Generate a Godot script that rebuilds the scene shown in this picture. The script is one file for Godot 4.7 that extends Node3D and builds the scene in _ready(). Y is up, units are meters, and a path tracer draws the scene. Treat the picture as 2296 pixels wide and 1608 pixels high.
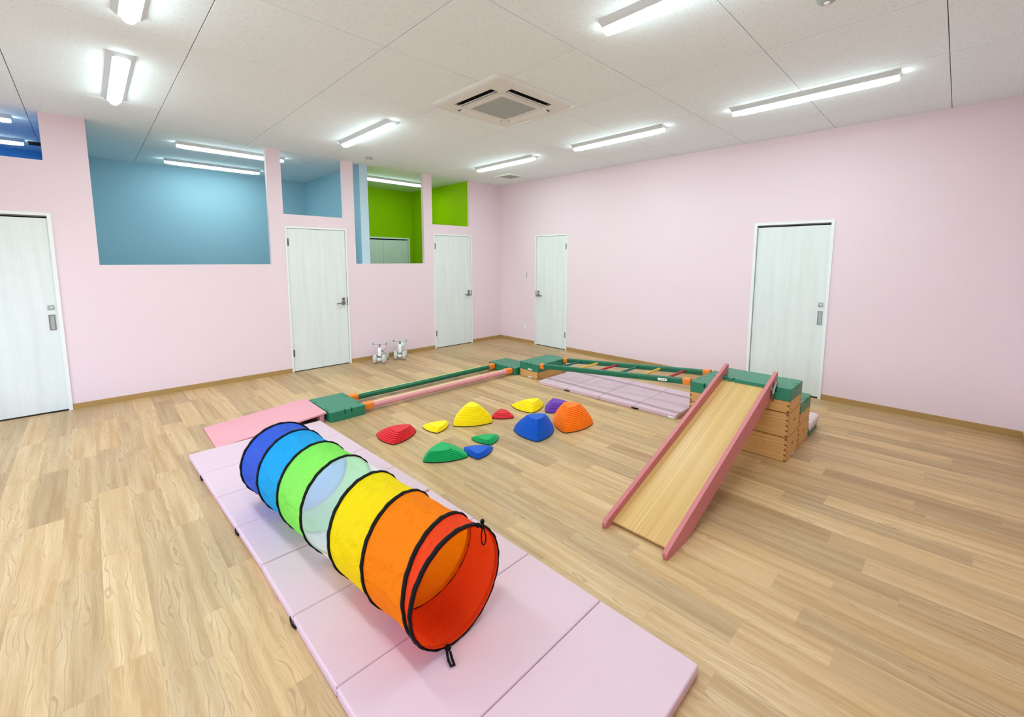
extends Node3D
# An indoor playroom: pink walls with three tinted rooms behind, a tumbling mat with a crawl tunnel, and a ring of vaulting boxes, beams, a ladder and a slide.

const H := 3.034          # ceiling height
const ROOM_Z := 7.05      # wall behind the camera
const ROOM_X := -7.35     # window wall
const FOCAL := 971.9039   # pixels, for the 2296 x 1608 frame

var M := {}
var T := {}
var rng := RandomNumberGenerator.new()

func _ready() -> void:
	rng.seed = 7
	# ---------- camera
	var cam := Camera3D.new()
	cam.name = "camera"
	add_child(cam)
	var near := 0.05
	cam.set_frustum(near * 1608.0 / FOCAL, Vector2(near * (1148.0 - 1168.5425) / FOCAL, -near * (804.0 - 690.9046) / FOCAL), near, 60.0)
	cam.transform = Transform3D(Basis(Vector3.UP, -0.7839566) * Basis(Vector3.RIGHT, -0.1122566) * Basis(Vector3.BACK, 0.0031746), Vector3(-5.9052, 1.601, 6.5106))
	cam.current = true
	# ---------- sky and exposure
	var env := Environment.new()
	var sky_mat := ProceduralSkyMaterial.new()
	sky_mat.sky_top_color = Color(0.80, 0.88, 1.0)
	sky_mat.sky_horizon_color = Color(0.93, 0.96, 1.0)
	sky_mat.ground_bottom_color = Color(0.55, 0.55, 0.53)
	sky_mat.ground_horizon_color = Color(0.70, 0.70, 0.68)
	sky_mat.sky_energy_multiplier = SKY
	sky_mat.ground_energy_multiplier = SKY
	var sky := Sky.new()
	sky.sky_material = sky_mat
	env.background_mode = Environment.BG_SKY
	env.sky = sky
	env.tonemap_mode = Environment.TONE_MAPPER_LINEAR
	env.tonemap_exposure = 1.0
	env.sdfgi_enabled = true
	env.ssao_enabled = true
	env.ssil_enabled = true
	var we := WorldEnvironment.new()
	we.name = "world_environment"
	we.environment = env
	add_child(we)
	# ---------- the place
	make_materials()
	build_shell()
	build_back_rooms()
	build_doors()
	build_lamps()
	build_ceiling_fittings()
	build_mats()
	build_tunnel()
	build_boxes()
	build_slide()
	build_ladder()
	build_beams()
	build_stones()
	build_bikes()

const SKY := 2.0
const LAMP := 1.15
const GLOW := 25.0

# ======================================================================= mesh helpers
func ST() -> SurfaceTool:
	var st := SurfaceTool.new()
	st.begin(Mesh.PRIMITIVE_TRIANGLES)
	return st

func vtx(st: SurfaceTool, p: Vector3, n: Vector3, uv: Vector2) -> void:
	st.set_normal(n)
	st.set_uv(uv)
	st.add_vertex(p)

func tri(st: SurfaceTool, a: Vector3, b: Vector3, c: Vector3, na: Vector3, nb: Vector3, nc: Vector3, ua := Vector2.ZERO, ub := Vector2.ZERO, uc := Vector2.ZERO) -> void:
	# a, b, c run counter-clockwise seen from outside; Godot wants clockwise
	vtx(st, a, na, ua)
	vtx(st, c, nc, uc)
	vtx(st, b, nb, ub)

func flat_tri(st: SurfaceTool, a: Vector3, b: Vector3, c: Vector3, ua := Vector2.ZERO, ub := Vector2.ZERO, uc := Vector2.ZERO) -> void:
	var n := (b - a).cross(c - a).normalized()
	tri(st, a, b, c, n, n, n, ua, ub, uc)

func quad(st: SurfaceTool, a: Vector3, b: Vector3, c: Vector3, d: Vector3, ua := Vector2.ZERO, ub := Vector2.ZERO, uc := Vector2.ZERO, ud := Vector2.ZERO) -> void:
	var n := (c - a).cross(d - b).normalized()
	tri(st, a, b, c, n, n, n, ua, ub, uc)
	tri(st, a, c, d, n, n, n, ua, uc, ud)

func grid(st: SurfaceTool, rows: Array, closed := true, cap0 := true, cap1 := true, crease := 0.82, xf := Transform3D.IDENTITY) -> void:
	# rows of points; each row runs from x to z around, rows run upwards
	var n: int = rows[0].size()
	var m := rows.size()
	var P := []
	for r in rows:
		var q := PackedVector3Array()
		for p in r:
			q.append(xf * p)
		P.append(q)
	var cols := n if closed else n - 1
	var fn := []
	for r in m - 1:
		var q := PackedVector3Array()
		for c in cols:
			var c2 := (c + 1) % n
			q.append((P[r + 1][c2] - P[r][c]).cross(P[r + 1][c] - P[r][c2]).normalized() * -1.0)
		fn.append(q)
	var us := PackedFloat32Array()
	var u := 0.0
	for c in cols + 1:
		us.append(u)
		u += P[m / 2][c % n].distance_to(P[m / 2][(c + 1) % n])
	var v := 0.0
	for r in m - 1:
		var v2: float = v + P[r][0].distance_to(P[r + 1][0])
		for c in cols:
			var c2 := (c + 1) % n
			var f: Vector3 = fn[r][c]
			var nn := []
			for k in 4:
				var sum := f
				var dr := -1 if k < 2 else 1
				var dc := -1 if k % 2 == 0 else 1
				for w in [[dr, 0], [0, dc], [dr, dc]]:
					var rr: int = r + w[0]
					var cc: int = c + w[1]
					if rr < 0 or rr >= m - 1:
						continue
					if closed:
						cc = (cc + cols) % cols
					elif cc < 0 or cc >= cols:
						continue
					var g: Vector3 = fn[rr][cc]
					if g.dot(f) > crease:
						sum += g
				nn.append(sum.normalized())
			tri(st, P[r][c], P[r + 1][c], P[r + 1][c2], nn[0], nn[2], nn[3], Vector2(us[c], v), Vector2(us[c], v2), Vector2(us[c + 1], v2))
			tri(st, P[r][c], P[r + 1][c2], P[r][c2], nn[0], nn[3], nn[1], Vector2(us[c], v), Vector2(us[c + 1], v2), Vector2(us[c + 1], v))
		v = v2
	if closed and cap0:
		cap(st, P[0], false)
	if closed and cap1:
		cap(st, P[m - 1], true)

func cap(st: SurfaceTool, ring: PackedVector3Array, up: bool) -> void:
	var ctr := Vector3.ZERO
	for p in ring:
		ctr += p
	ctr /= ring.size()
	var n := ring.size()
	for c in n:
		var a := ring[c]
		var b := ring[(c + 1) % n]
		if up:
			flat_tri(st, ctr, b, a, Vector2(ctr.x, ctr.z), Vector2(b.x, b.z), Vector2(a.x, a.z))
		else:
			flat_tri(st, ctr, a, b, Vector2(ctr.x, ctr.z), Vector2(a.x, a.z), Vector2(b.x, b.z))

func rect_ring(hx: float, hz: float, y: float, r: float, seg := 3) -> PackedVector3Array:
	var out := PackedVector3Array()
	for k in 4:
		var cx := hx - r if k == 0 or k == 3 else r - hx
		var cz := hz - r if k < 2 else r - hz
		for s in seg + 1:
			var a := PI / 2 * (k + float(s) / seg)
			out.append(Vector3(cx + r * cos(a), y, cz + r * sin(a)))
	return out

func rbox(st: SurfaceTool, centre: Vector3, size: Vector3, r := 0.01, ch := 0.004, xf := Transform3D.IDENTITY, seg := 3) -> void:
	# a box with rounded upright edges and rounded rims
	var hx := size.x / 2
	var hz := size.z / 2
	var hy := size.y / 2
	r = minf(r, minf(hx, hz) * 0.98)
	var rows := []
	for k in 3:
		var a := PI / 2 * k / 2.0
		var i := ch * (1 - sin(a))
		rows.append(rect_ring(hx - i, hz - i, -hy + ch * (1 - cos(a)), maxf(r - i, 0.0005), seg))
	for k in 3:
		var a := PI / 2 * k / 2.0
		var i := ch * (1 - cos(a))
		rows.append(rect_ring(hx - i, hz - i, hy - ch * (1 - sin(a)), maxf(r - i, 0.0005), seg))
	grid(st, rows, true, true, true, 0.7, xf * Transform3D(Basis.IDENTITY, centre))

func box(st: SurfaceTool, centre: Vector3, size: Vector3, grain := 0, xf := Transform3D.IDENTITY) -> void:
	# a plain box; texture u runs along the grain axis, in metres
	var h := size / 2
	for ax in 3:
		var p := (ax + 1) % 3
		var q := (ax + 2) % 3
		for s in [-1.0, 1.0]:
			var pts := []
			var uvs := []
			for k in [[-1, -1], [1, -1], [1, 1], [-1, 1]]:
				var w := Vector3.ZERO
				w[ax] = h[ax] * s
				w[p] = h[p] * k[0]
				w[q] = h[q] * k[1]
				var o := centre + w
				pts.append(xf * o)
				uvs.append(Vector2(o[q], o[p]) if q == grain else Vector2(o[p], o[q]))
			if s > 0:
				quad(st, pts[0], pts[1], pts[2], pts[3], uvs[0], uvs[1], uvs[2], uvs[3])
			else:
				quad(st, pts[3], pts[2], pts[1], pts[0], uvs[3], uvs[2], uvs[1], uvs[0])

func span(st: SurfaceTool, a: Vector3, b: Vector3, grain := 0) -> void:
	box(st, (a + b) / 2, (b - a).abs(), grain)

func prism(st: SurfaceTool, poly: PackedVector2Array, y0: float, y1: float, ch := 0.0, xf := Transform3D.IDENTITY) -> void:
	# a flat outline in (x, z) raised from y0 to y1, its upper rim chamfered
	var area := 0.0
	var n := poly.size()
	for i in n:
		area += poly[i].cross(poly[(i + 1) % n])
	if area < 0:
		poly = poly.duplicate()
		poly.reverse()
	var top := PackedVector2Array()
	for i in n:
		var d1 := (poly[i] - poly[(i + n - 1) % n]).normalized()
		var d2 := (poly[(i + 1) % n] - poly[i]).normalized()
		var n1 := Vector2(-d1.y, d1.x)
		var n2 := Vector2(-d2.y, d2.x)
		top.append(poly[i] + (n1 + n2) * ch / maxf(1.0 + n1.dot(n2), 0.3))
	for i in n:
		var j := (i + 1) % n
		var a := xf * Vector3(poly[i].x, y0, poly[i].y)
		var b := xf * Vector3(poly[j].x, y0, poly[j].y)
		var c := xf * Vector3(poly[j].x, y1 - ch, poly[j].y)
		var d := xf * Vector3(poly[i].x, y1 - ch, poly[i].y)
		var l := poly[i].distance_to(poly[j])
		quad(st, a, d, c, b, Vector2(0, y0), Vector2(0, y1), Vector2(l, y1), Vector2(l, y0))
		if ch > 0:
			quad(st, d, xf * Vector3(top[i].x, y1, top[i].y), xf * Vector3(top[j].x, y1, top[j].y), c)
	var id := Geometry2D.triangulate_polygon(poly)
	for k in id.size() / 3:
		var a2 := poly[id[k * 3]]
		var b2 := poly[id[k * 3 + 1]]
		var c2 := poly[id[k * 3 + 2]]
		var ccw := (b2 - a2).cross(c2 - a2) > 0
		var t := [top[id[k * 3]], top[id[k * 3 + 1]], top[id[k * 3 + 2]]]
		var p := []
		var q := []
		for e in t:
			p.append(xf * Vector3(e.x, y1, e.y))
		for e in [a2, b2, c2]:
			q.append(xf * Vector3(e.x, y0, e.y))
		if ccw:
			flat_tri(st, p[0], p[2], p[1], t[0], t[2], t[1])
			flat_tri(st, q[0], q[1], q[2], a2, b2, c2)
		else:
			flat_tri(st, p[0], p[1], p[2], t[0], t[1], t[2])
			flat_tri(st, q[0], q[2], q[1], a2, c2, b2)

func circle_profile(r: float, n := 12, ry := -1.0) -> PackedVector2Array:
	var out := PackedVector2Array()
	for k in n:
		var a := TAU * k / n
		out.append(Vector2(r * cos(a), (r if ry < 0 else ry) * sin(a)))
	return out

func round_rect_profile(hx: float, hy: float, r: float, seg := 3) -> PackedVector2Array:
	var out := PackedVector2Array()
	for p in rect_ring(hx, hy, 0, r, seg):
		out.append(Vector2(p.x, p.z))
	return out

func tube(st: SurfaceTool, path: PackedVector3Array, profile: PackedVector2Array, up := Vector3.UP, closed := false, crease := 0.6) -> void:
	# sweeps the profile along the path; profile x lies across, y along `up`
	var rows := []
	var m := path.size()
	for i in m + (1 if closed else 0):
		var k := i % m
		var t: Vector3
		if closed:
			t = path[(k + 1) % m] - path[(k + m - 1) % m]
		else:
			t = path[mini(k + 1, m - 1)] - path[maxi(k - 1, 0)]
		t = t.normalized()
		var v := (up - t * up.dot(t))
		if v.length() < 0.05:
			v = (Vector3.RIGHT - t * t.x)
		v = v.normalized()
		var u := t.cross(v)
		# ring must satisfy u x v = -t
		if u.cross(v).dot(t) > 0:
			u = -u
		var row := PackedVector3Array()
		for p in profile:
			row.append(path[k] + u * p.x + v * p.y)
		rows.append(row)
	grid(st, rows, true, not closed, not closed, crease)

func lathe(st: SurfaceTool, prof: Array, n := 24, xf := Transform3D.IDENTITY, crease := 0.75, squash := Vector3.ONE) -> void:
	# profile points (radius, y), from the bottom up
	var rows := []
	for p in prof:
		var row := PackedVector3Array()
		for k in n:
			var a := TAU * k / n
			row.append(Vector3(p.x * cos(a), p.y, p.x * sin(a)) * squash)
		rows.append(row)
	grid(st, rows, true, prof[0].x > 0.0005, prof[-1].x > 0.0005, crease, xf)

func along(a: Vector3, b: Vector3) -> Transform3D:
	# turns the y axis from a towards b, origin at a
	var y := (b - a).normalized()
	var x := Vector3.FORWARD.cross(y) if absf(y.y) > 0.9 else Vector3.UP.cross(y)
	x = x.normalized()
	return Transform3D(Basis(x, y, x.cross(y)), a)

# ======================================================================= scene helpers
func mesh_of(st: SurfaceTool, m: Material) -> ArrayMesh:
	var am := st.commit()
	am.surface_set_material(0, m)
	return am

func part(parent: Node, called: String, st: SurfaceTool, m: Material, label := "") -> MeshInstance3D:
	return put(parent, called, mesh_of(st, m), label)

func put(parent: Node, called: String, mesh: Mesh, label := "") -> MeshInstance3D:
	var o := MeshInstance3D.new()
	o.name = called
	o.mesh = mesh
	o.cast_shadow = GeometryInstance3D.SHADOW_CASTING_SETTING_ON
	if label:
		o.set_meta("label", label)
	parent.add_child(o, true)
	return o

func free_name(called: String) -> String:
	if not has_node(called):
		return called
	var k := 1
	while has_node("%s_%03d" % [called, k]):
		k += 1
	return "%s_%03d" % [called, k]

func thing(called: String, label: String, category: String, at := Vector3.ZERO, turn := 0.0, group := "") -> Node3D:
	var o := Node3D.new()
	o.name = free_name(called)
	add_child(o)
	o.position = at
	o.rotation.y = turn
	return tag(o, label, category, group)

func tag(o: Node3D, label: String, category: String, group := "") -> Node3D:
	o.set_meta("label", label)
	o.set_meta("category", category)
	if group:
		o.set_meta("group", group)
	return o

func dup(src: Node3D, label: String, at: Vector3, turn := INF) -> Node3D:
	var o: Node3D = src.duplicate()
	o.name = free_name(String(src.name).trim_suffix("_001"))
	add_child(o)
	o.position = at
	if turn != INF:
		o.rotation.y = turn
	o.set_meta("label", label)
	return o

func struct(called: String, st: SurfaceTool, m: Material, label: String, category: String) -> MeshInstance3D:
	var o := part(self, called, st, m, label)
	o.set_meta("category", category)
	o.set_meta("kind", "structure")
	return o

# ======================================================================= textures and materials
func img_tex(w: int, h: int, bytes: PackedByteArray) -> ImageTexture:
	var im := Image.create_from_data(w, h, false, Image.FORMAT_RGB8, bytes)
	im.generate_mipmaps()
	return ImageTexture.create_from_image(im)

func noise(s: int, oct := 3, f := 1.0) -> FastNoiseLite:
	var n := FastNoiseLite.new()
	n.noise_type = FastNoiseLite.TYPE_SIMPLEX_SMOOTH
	n.seed = s
	n.frequency = f
	n.fractal_type = FastNoiseLite.FRACTAL_FBM if oct > 1 else FastNoiseLite.FRACTAL_NONE
	n.fractal_octaves = oct
	return n

func wood_texture(w: int, h: int, strips: int, s: int, light: Color, dark: Color, line: Color, opt: Dictionary) -> ImageTexture:
	# grain runs along u; `strips` boards lie side by side along v, each its own piece of wood
	var na := noise(s, 2)
	var nb := noise(s + 1, 3)
	var nc := noise(s + 2, 2)
	var out := PackedByteArray()
	out.resize(w * h * 3)
	var r := RandomNumberGenerator.new()
	r.seed = s
	var len_m: float = opt.len
	var wid_m: float = opt.wid
	var rings: float = opt.rings
	var streak: float = opt.streak
	var lines: float = opt.lines
	var vary: float = opt.vary
	var us: float = opt.get("us", 1.0)
	var tone := []
	var bow := []
	for k in strips:
		tone.append(r.randf_range(-vary, vary))
		bow.append(r.randf_range(-1.0, 1.0))
	var i := 0
	for y in h:
		var sy := float(y) / h * strips
		var k := mini(int(sy), strips - 1)
		var v := (float(y) / h) * wid_m * strips
		var inside := sy - k - 0.5
		for x in w:
			var u := float(x) / w * len_m
			var slow := na.get_noise_2d(u * 0.9 * us + k * 17.3, v * opt.bands + k * 5.1)
			var warp := nb.get_noise_2d(u * 2.0 * us + k * 31.7, v * 9.0)
			var fine := nc.get_noise_2d(u * 9.0 * us + k * 3.7, v * 260.0)
			var ring := sin((v + warp * opt.warp + u * 0.02 * bow[k] + inside * inside * bow[k] * 0.02) * rings)
			var edge: float = maxf(ring - 0.55, 0.0) * 2.2
			var t := clampf(0.5 + slow * streak + tone[k] + fine * opt.fine + ring * 0.10, 0.0, 1.0)
			var c := dark.lerp(light, t).lerp(line, clampf(edge * lines * clampf(0.45 + slow * 1.6 + warp, 0.0, 1.0), 0.0, 0.75))
			out[i] = int(clampf(c.r, 0, 1) * 255)
			out[i + 1] = int(clampf(c.g, 0, 1) * 255)
			out[i + 2] = int(clampf(c.b, 0, 1) * 255)
			i += 3
	return img_tex(w, h, out)

func rock_wool_texture() -> ImageTexture:
	# white board pricked with short worm-like fissures
	var n := 1024
	var g := PackedFloat32Array()
	g.resize(n * n)
	g.fill(1.0)
	var r := RandomNumberGenerator.new()
	r.seed = 5
	for k in 1500:
		var p := Vector2(r.randf() * n, r.randf() * n)
		var a := r.randf_range(-0.9, 0.9) + (PI / 2 if r.randf() < 0.25 else 0.0)
		var steps := r.randi_range(4, 14)
		var deep := r.randf_range(0.70, 0.88)
		for j in steps:
			a += r.randf_range(-0.35, 0.35)
			p += Vector2(cos(a), sin(a)) * 1.1
			var ix := posmod(int(p.x), n)
			var iy := posmod(int(p.y), n)
			g[iy * n + ix] = minf(g[iy * n + ix], deep)
			var jy := posmod(iy + 1, n)
			g[jy * n + ix] = minf(g[jy * n + ix], deep + 0.08)
	var out := PackedByteArray()
	out.resize(n * n * 3)
	for j in n * n:
		var c := int(g[j] * 247)
		out[j * 3] = c - 6
		out[j * 3 + 1] = c + 2
		out[j * 3 + 2] = c + 6
	return img_tex(n, n, out)

func noise_tex(s: int, freq: float, size := 256, bump := 1.5) -> NoiseTexture2D:
	var t := NoiseTexture2D.new()
	t.width = size
	t.height = size
	t.seamless = true
	t.as_normal_map = true
	t.bump_strength = bump
	t.noise = noise(s, 3, freq)
	return t

func mat(called: String, c: Color, rough := 0.6, spec := 0.5) -> StandardMaterial3D:
	var m := StandardMaterial3D.new()
	m.resource_name = called
	m.albedo_color = c
	m.roughness = rough
	m.metallic_specular = spec
	M[called] = m
	return m

func bumpy(m: StandardMaterial3D, t: Texture2D, scale: float, depth := 1.0) -> StandardMaterial3D:
	m.normal_enabled = true
	m.normal_texture = t
	m.normal_scale = depth
	m.uv1_triplanar = true
	m.uv1_world_triplanar = true
	m.uv1_scale = Vector3.ONE * scale
	return m

func textured(m: StandardMaterial3D, t: Texture2D, sx: float, sy: float) -> StandardMaterial3D:
	m.albedo_texture = t
	m.uv1_scale = Vector3(1.0 / sx, 1.0 / sy, 1)
	return m

func rgb(r: int, g: int, b: int) -> Color:
	return Color(r / 255.0, g / 255.0, b / 255.0)

func make_materials() -> void:
	T.paper = noise_tex(11, 0.06, 256, 2.0)
	T.cloth = noise_tex(12, 0.09, 256, 2.0)
	T.crumple = noise_tex(13, 0.010, 512, 10.0)
	(T.crumple.noise as FastNoiseLite).fractal_type = FastNoiseLite.FRACTAL_RIDGED
	T.terry = noise_tex(14, 0.12, 256, 8.0)
	T.floor = wood_texture(1024, 1560, 12, 21, rgb(226, 199, 160), rgb(188, 154, 108), rgb(150, 116, 76), {len = 0.91, wid = 0.154, rings = 330.0, streak = 0.62, lines = 0.42, vary = 0.15, fine = 0.20, warp = 0.035, bands = 15.0, us = 0.8})
	T.pine = wood_texture(1024, 256, 1, 41, rgb(240, 205, 142), rgb(208, 160, 92), rgb(176, 122, 60), {len = 1.8, wid = 0.4, rings = 260.0, streak = 0.5, lines = 0.6, vary = 0.0, fine = 0.12, warp = 0.012, bands = 14.0, us = 0.16})
	T.crate = wood_texture(512, 256, 1, 51, rgb(234, 186, 120), rgb(200, 148, 84), rgb(150, 100, 48), {len = 0.6, wid = 0.2, rings = 300.0, streak = 0.4, lines = 0.75, vary = 0.0, fine = 0.12, warp = 0.008, bands = 12.0, us = 0.4})
	T.door = wood_texture(512, 256, 1, 61, rgb(240, 243, 242), rgb(226, 231, 228), rgb(214, 219, 216), {len = 2.0, wid = 0.9, rings = 70.0, streak = 0.4, lines = 0.1, vary = 0.0, fine = 0.3, warp = 0.03, bands = 8.0, us = 0.7})
	T.rock = rock_wool_texture()
	bumpy(mat("pink wallpaper", rgb(239, 217, 224), 0.75, 0.35), T.paper, 3.0, 0.16)
	bumpy(mat("light blue wallpaper", rgb(164, 203, 216), 0.6, 0.3), T.paper, 3.0, 0.16)
	bumpy(mat("pale blue wallpaper", rgb(196, 220, 234), 0.6, 0.3), T.paper, 3.0, 0.16)
	bumpy(mat("deep blue wallpaper", rgb(44, 120, 186), 0.6, 0.4), T.paper, 3.0, 0.16)
	bumpy(mat("green wallpaper", rgb(152, 196, 0), 0.6, 0.2), T.paper, 3.0, 0.16)
	for k in 4:
		var t := [1.0, 0.95, 0.91, 1.03][k] as float
		textured(mat("floor plank %d" % k, Color(0.96 * t, 0.925 * t, 0.865 * t), 0.40, 0.5), T.floor, 1.0, 1.0)
	mat("floor bed", rgb(96, 78, 52), 0.8)
	textured(mat("ceiling board", Color(0.99, 0.99, 0.98), 0.9, 0.2), T.rock, 1.0, 1.0)
	mat("ceiling void", rgb(60, 60, 60), 0.9)
	mat("baseboard brown", rgb(176, 140, 82), 0.5)
	textured(mat("door leaf", Color(0.98, 0.99, 0.985), 0.5, 0.4), T.door, 2.0, 0.9)
	mat("door frame", rgb(240, 242, 241), 0.45)
	mat("gap black", rgb(14, 14, 15), 0.8)
	var steel := mat("brushed steel", rgb(150, 148, 142), 0.35)
	steel.metallic = 0.9
	mat("hinge bronze", rgb(104, 104, 98), 0.4).metallic = 0.7
	mat("white plastic", rgb(238, 238, 234), 0.4)
	mat("lamp tray", rgb(214, 218, 218), 0.5)
	mat("cool white plastic", rgb(226, 226, 220), 0.5)
	mat("grille grey", rgb(186, 192, 186), 0.6)
	mat("louvre grey", rgb(170, 176, 174), 0.5)
	var glow := mat("lamp diffuser", rgb(255, 255, 255), 0.5)
	glow.emission_enabled = true
	glow.emission = Color(0.89, 0.985, 1.0)
	glow.emission_energy_multiplier = GLOW
	M["dim diffuser"] = glow.duplicate()
	M["dim diffuser"].emission_energy_multiplier = GLOW * 0.75
	bumpy(mat("mat vinyl pink", rgb(216, 186, 195), 0.5, 0.4), T.cloth, 4.0, 0.08)
	mat("strap black", rgb(16, 16, 18), 0.7, 0.3)
	mat("casing black", rgb(9, 10, 12), 0.6, 0.25)
	mat("label white", rgb(240, 242, 240), 0.5)
	mat("ink grey", rgb(84, 88, 88), 0.7)
	mat("cap green", rgb(6, 122, 90), 0.36, 0.6)
	mat("cap hollow", rgb(6, 40, 30), 0.8)
	mat("sleeve orange", rgb(245, 132, 34), 0.4)
	mat("beam green", rgb(0, 104, 70), 0.35)
	mat("paint pink", rgb(198, 114, 116), 0.45)
	mat("paint pale pink", rgb(226, 154, 162), 0.45)
	mat("rung teal", rgb(0, 98, 84), 0.4)
	mat("rung yellow", rgb(222, 178, 52), 0.4)
	mat("rung red", rgb(170, 28, 52), 0.4)
	mat("beam stripe", rgb(236, 222, 140), 0.5)
	mat("beam wood", rgb(238, 196, 148), 0.5)
	textured(mat("slide pine", Color(0.95, 0.95, 0.93), 0.35, 0.5), T.pine, 1.86, 0.4).uv1_offset = Vector3(0.5, 0.5, 0)
	textured(mat("crate wood", Color(1, 1, 1), 0.5, 0.4), T.crate, 0.62, 0.2).uv1_offset = Vector3(0.5, 0, 0)
	mat("end grain", rgb(140, 82, 40), 0.6)
	mat("joint dark", rgb(50, 28, 22), 0.8)
	mat("sole black", rgb(30, 32, 34), 0.8)
	for e in [["stone red", rgb(220, 34, 44)], ["stone yellow", rgb(255, 226, 0)], ["stone green", rgb(0, 168, 92)], ["stone blue", rgb(0, 88, 196)], ["stone purple", rgb(108, 58, 166)], ["stone orange", rgb(255, 122, 8)]]:
		mat(e[0], e[1], 0.5, 0.4)
	for e in [["dark blue", rgb(48, 84, 190)], ["sky blue", rgb(20, 166, 228)], ["light green", rgb(146, 238, 98)], ["yellow", rgb(250, 232, 0)], ["orange", rgb(255, 146, 0)], ["red orange", rgb(234, 70, 22)]]:
		var f := mat("nylon " + e[0], e[1], 0.6, 0.3)
		f.cull_mode = BaseMaterial3D.CULL_DISABLED
		f.backlight_enabled = true
		f.backlight = Color(e[1].r, e[1].g, e[1].b)
		bumpy(f, T.crumple, 1.3, 0.9)
	var net := mat("netting white", Color(0.93, 0.96, 0.97, 0.36), 1.0, 0.0)
	net.transparency = BaseMaterial3D.TRANSPARENCY_ALPHA
	net.cull_mode = BaseMaterial3D.CULL_DISABLED
	bumpy(mat("towel pink", rgb(246, 226, 224), 0.9, 0.1), T.terry, 12.0, 1.0)
	mat("bike white", rgb(244, 245, 245), 0.35)
	mat("bike grey", rgb(204, 204, 200), 0.6)
	mat("bike dark", rgb(120, 124, 126), 0.5)
	mat("seat rose", rgb(238, 196, 208), 0.5)
	mat("seat mint", rgb(206, 232, 218), 0.5)
	mat("window frame grey", rgb(190, 192, 194), 0.4)

# ======================================================================= room shell
func holes_wall(st: SurfaceTool, a0: float, a1: float, holes: Array, depth: float) -> void:
	# wall in local (x along, y up), thickness from z = -depth to 0, with rectangular holes [x0, x1, y0, y1]
	var xs := [a0, a1]
	for h in holes:
		xs.append_array([h[0], h[1]])
	xs.sort()
	for i in xs.size() - 1:
		var x0: float = xs[i]
		var x1: float = xs[i + 1]
		if x1 - x0 < 1e-4 or x0 < a0 - 1e-4 or x1 > a1 + 1e-4:
			continue
		var cuts := []
		for h in holes:
			if h[0] < (x0 + x1) / 2 and h[1] > (x0 + x1) / 2:
				cuts.append([h[2], h[3]])
		cuts.sort_custom(func(p, q): return p[0] < q[0])
		var y := 0.0
		for c in cuts:
			if c[0] > y + 1e-4:
				span(st, Vector3(x0, y, -depth), Vector3(x1, c[0], 0))
			y = maxf(y, c[1])
		if y < H - 1e-4:
			span(st, Vector3(x0, y, -depth), Vector3(x1, H, 0))

func view_size(p: Vector3, n: Vector3) -> float:
	# how large a patch at p with normal n shows in the picture; nothing when it lies outside the frame
	var c := Vector3(-5.9052, 1.601, 6.5106)
	var b := Basis(Vector3.UP, -0.7839566) * Basis(Vector3.RIGHT, -0.1122566)
	var d := p - c
	var e := b.inverse() * d
	if e.z > -0.2:
		return 0.0
	var px := 1168.5 + FOCAL * e.x / -e.z
	var py := 690.9 - FOCAL * e.y / -e.z
	if px < -80 or px > 2376 or py < -80 or py > 1700:
		return 0.0
	return absf(d.normalized().dot(n)) / d.length_squared()

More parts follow.
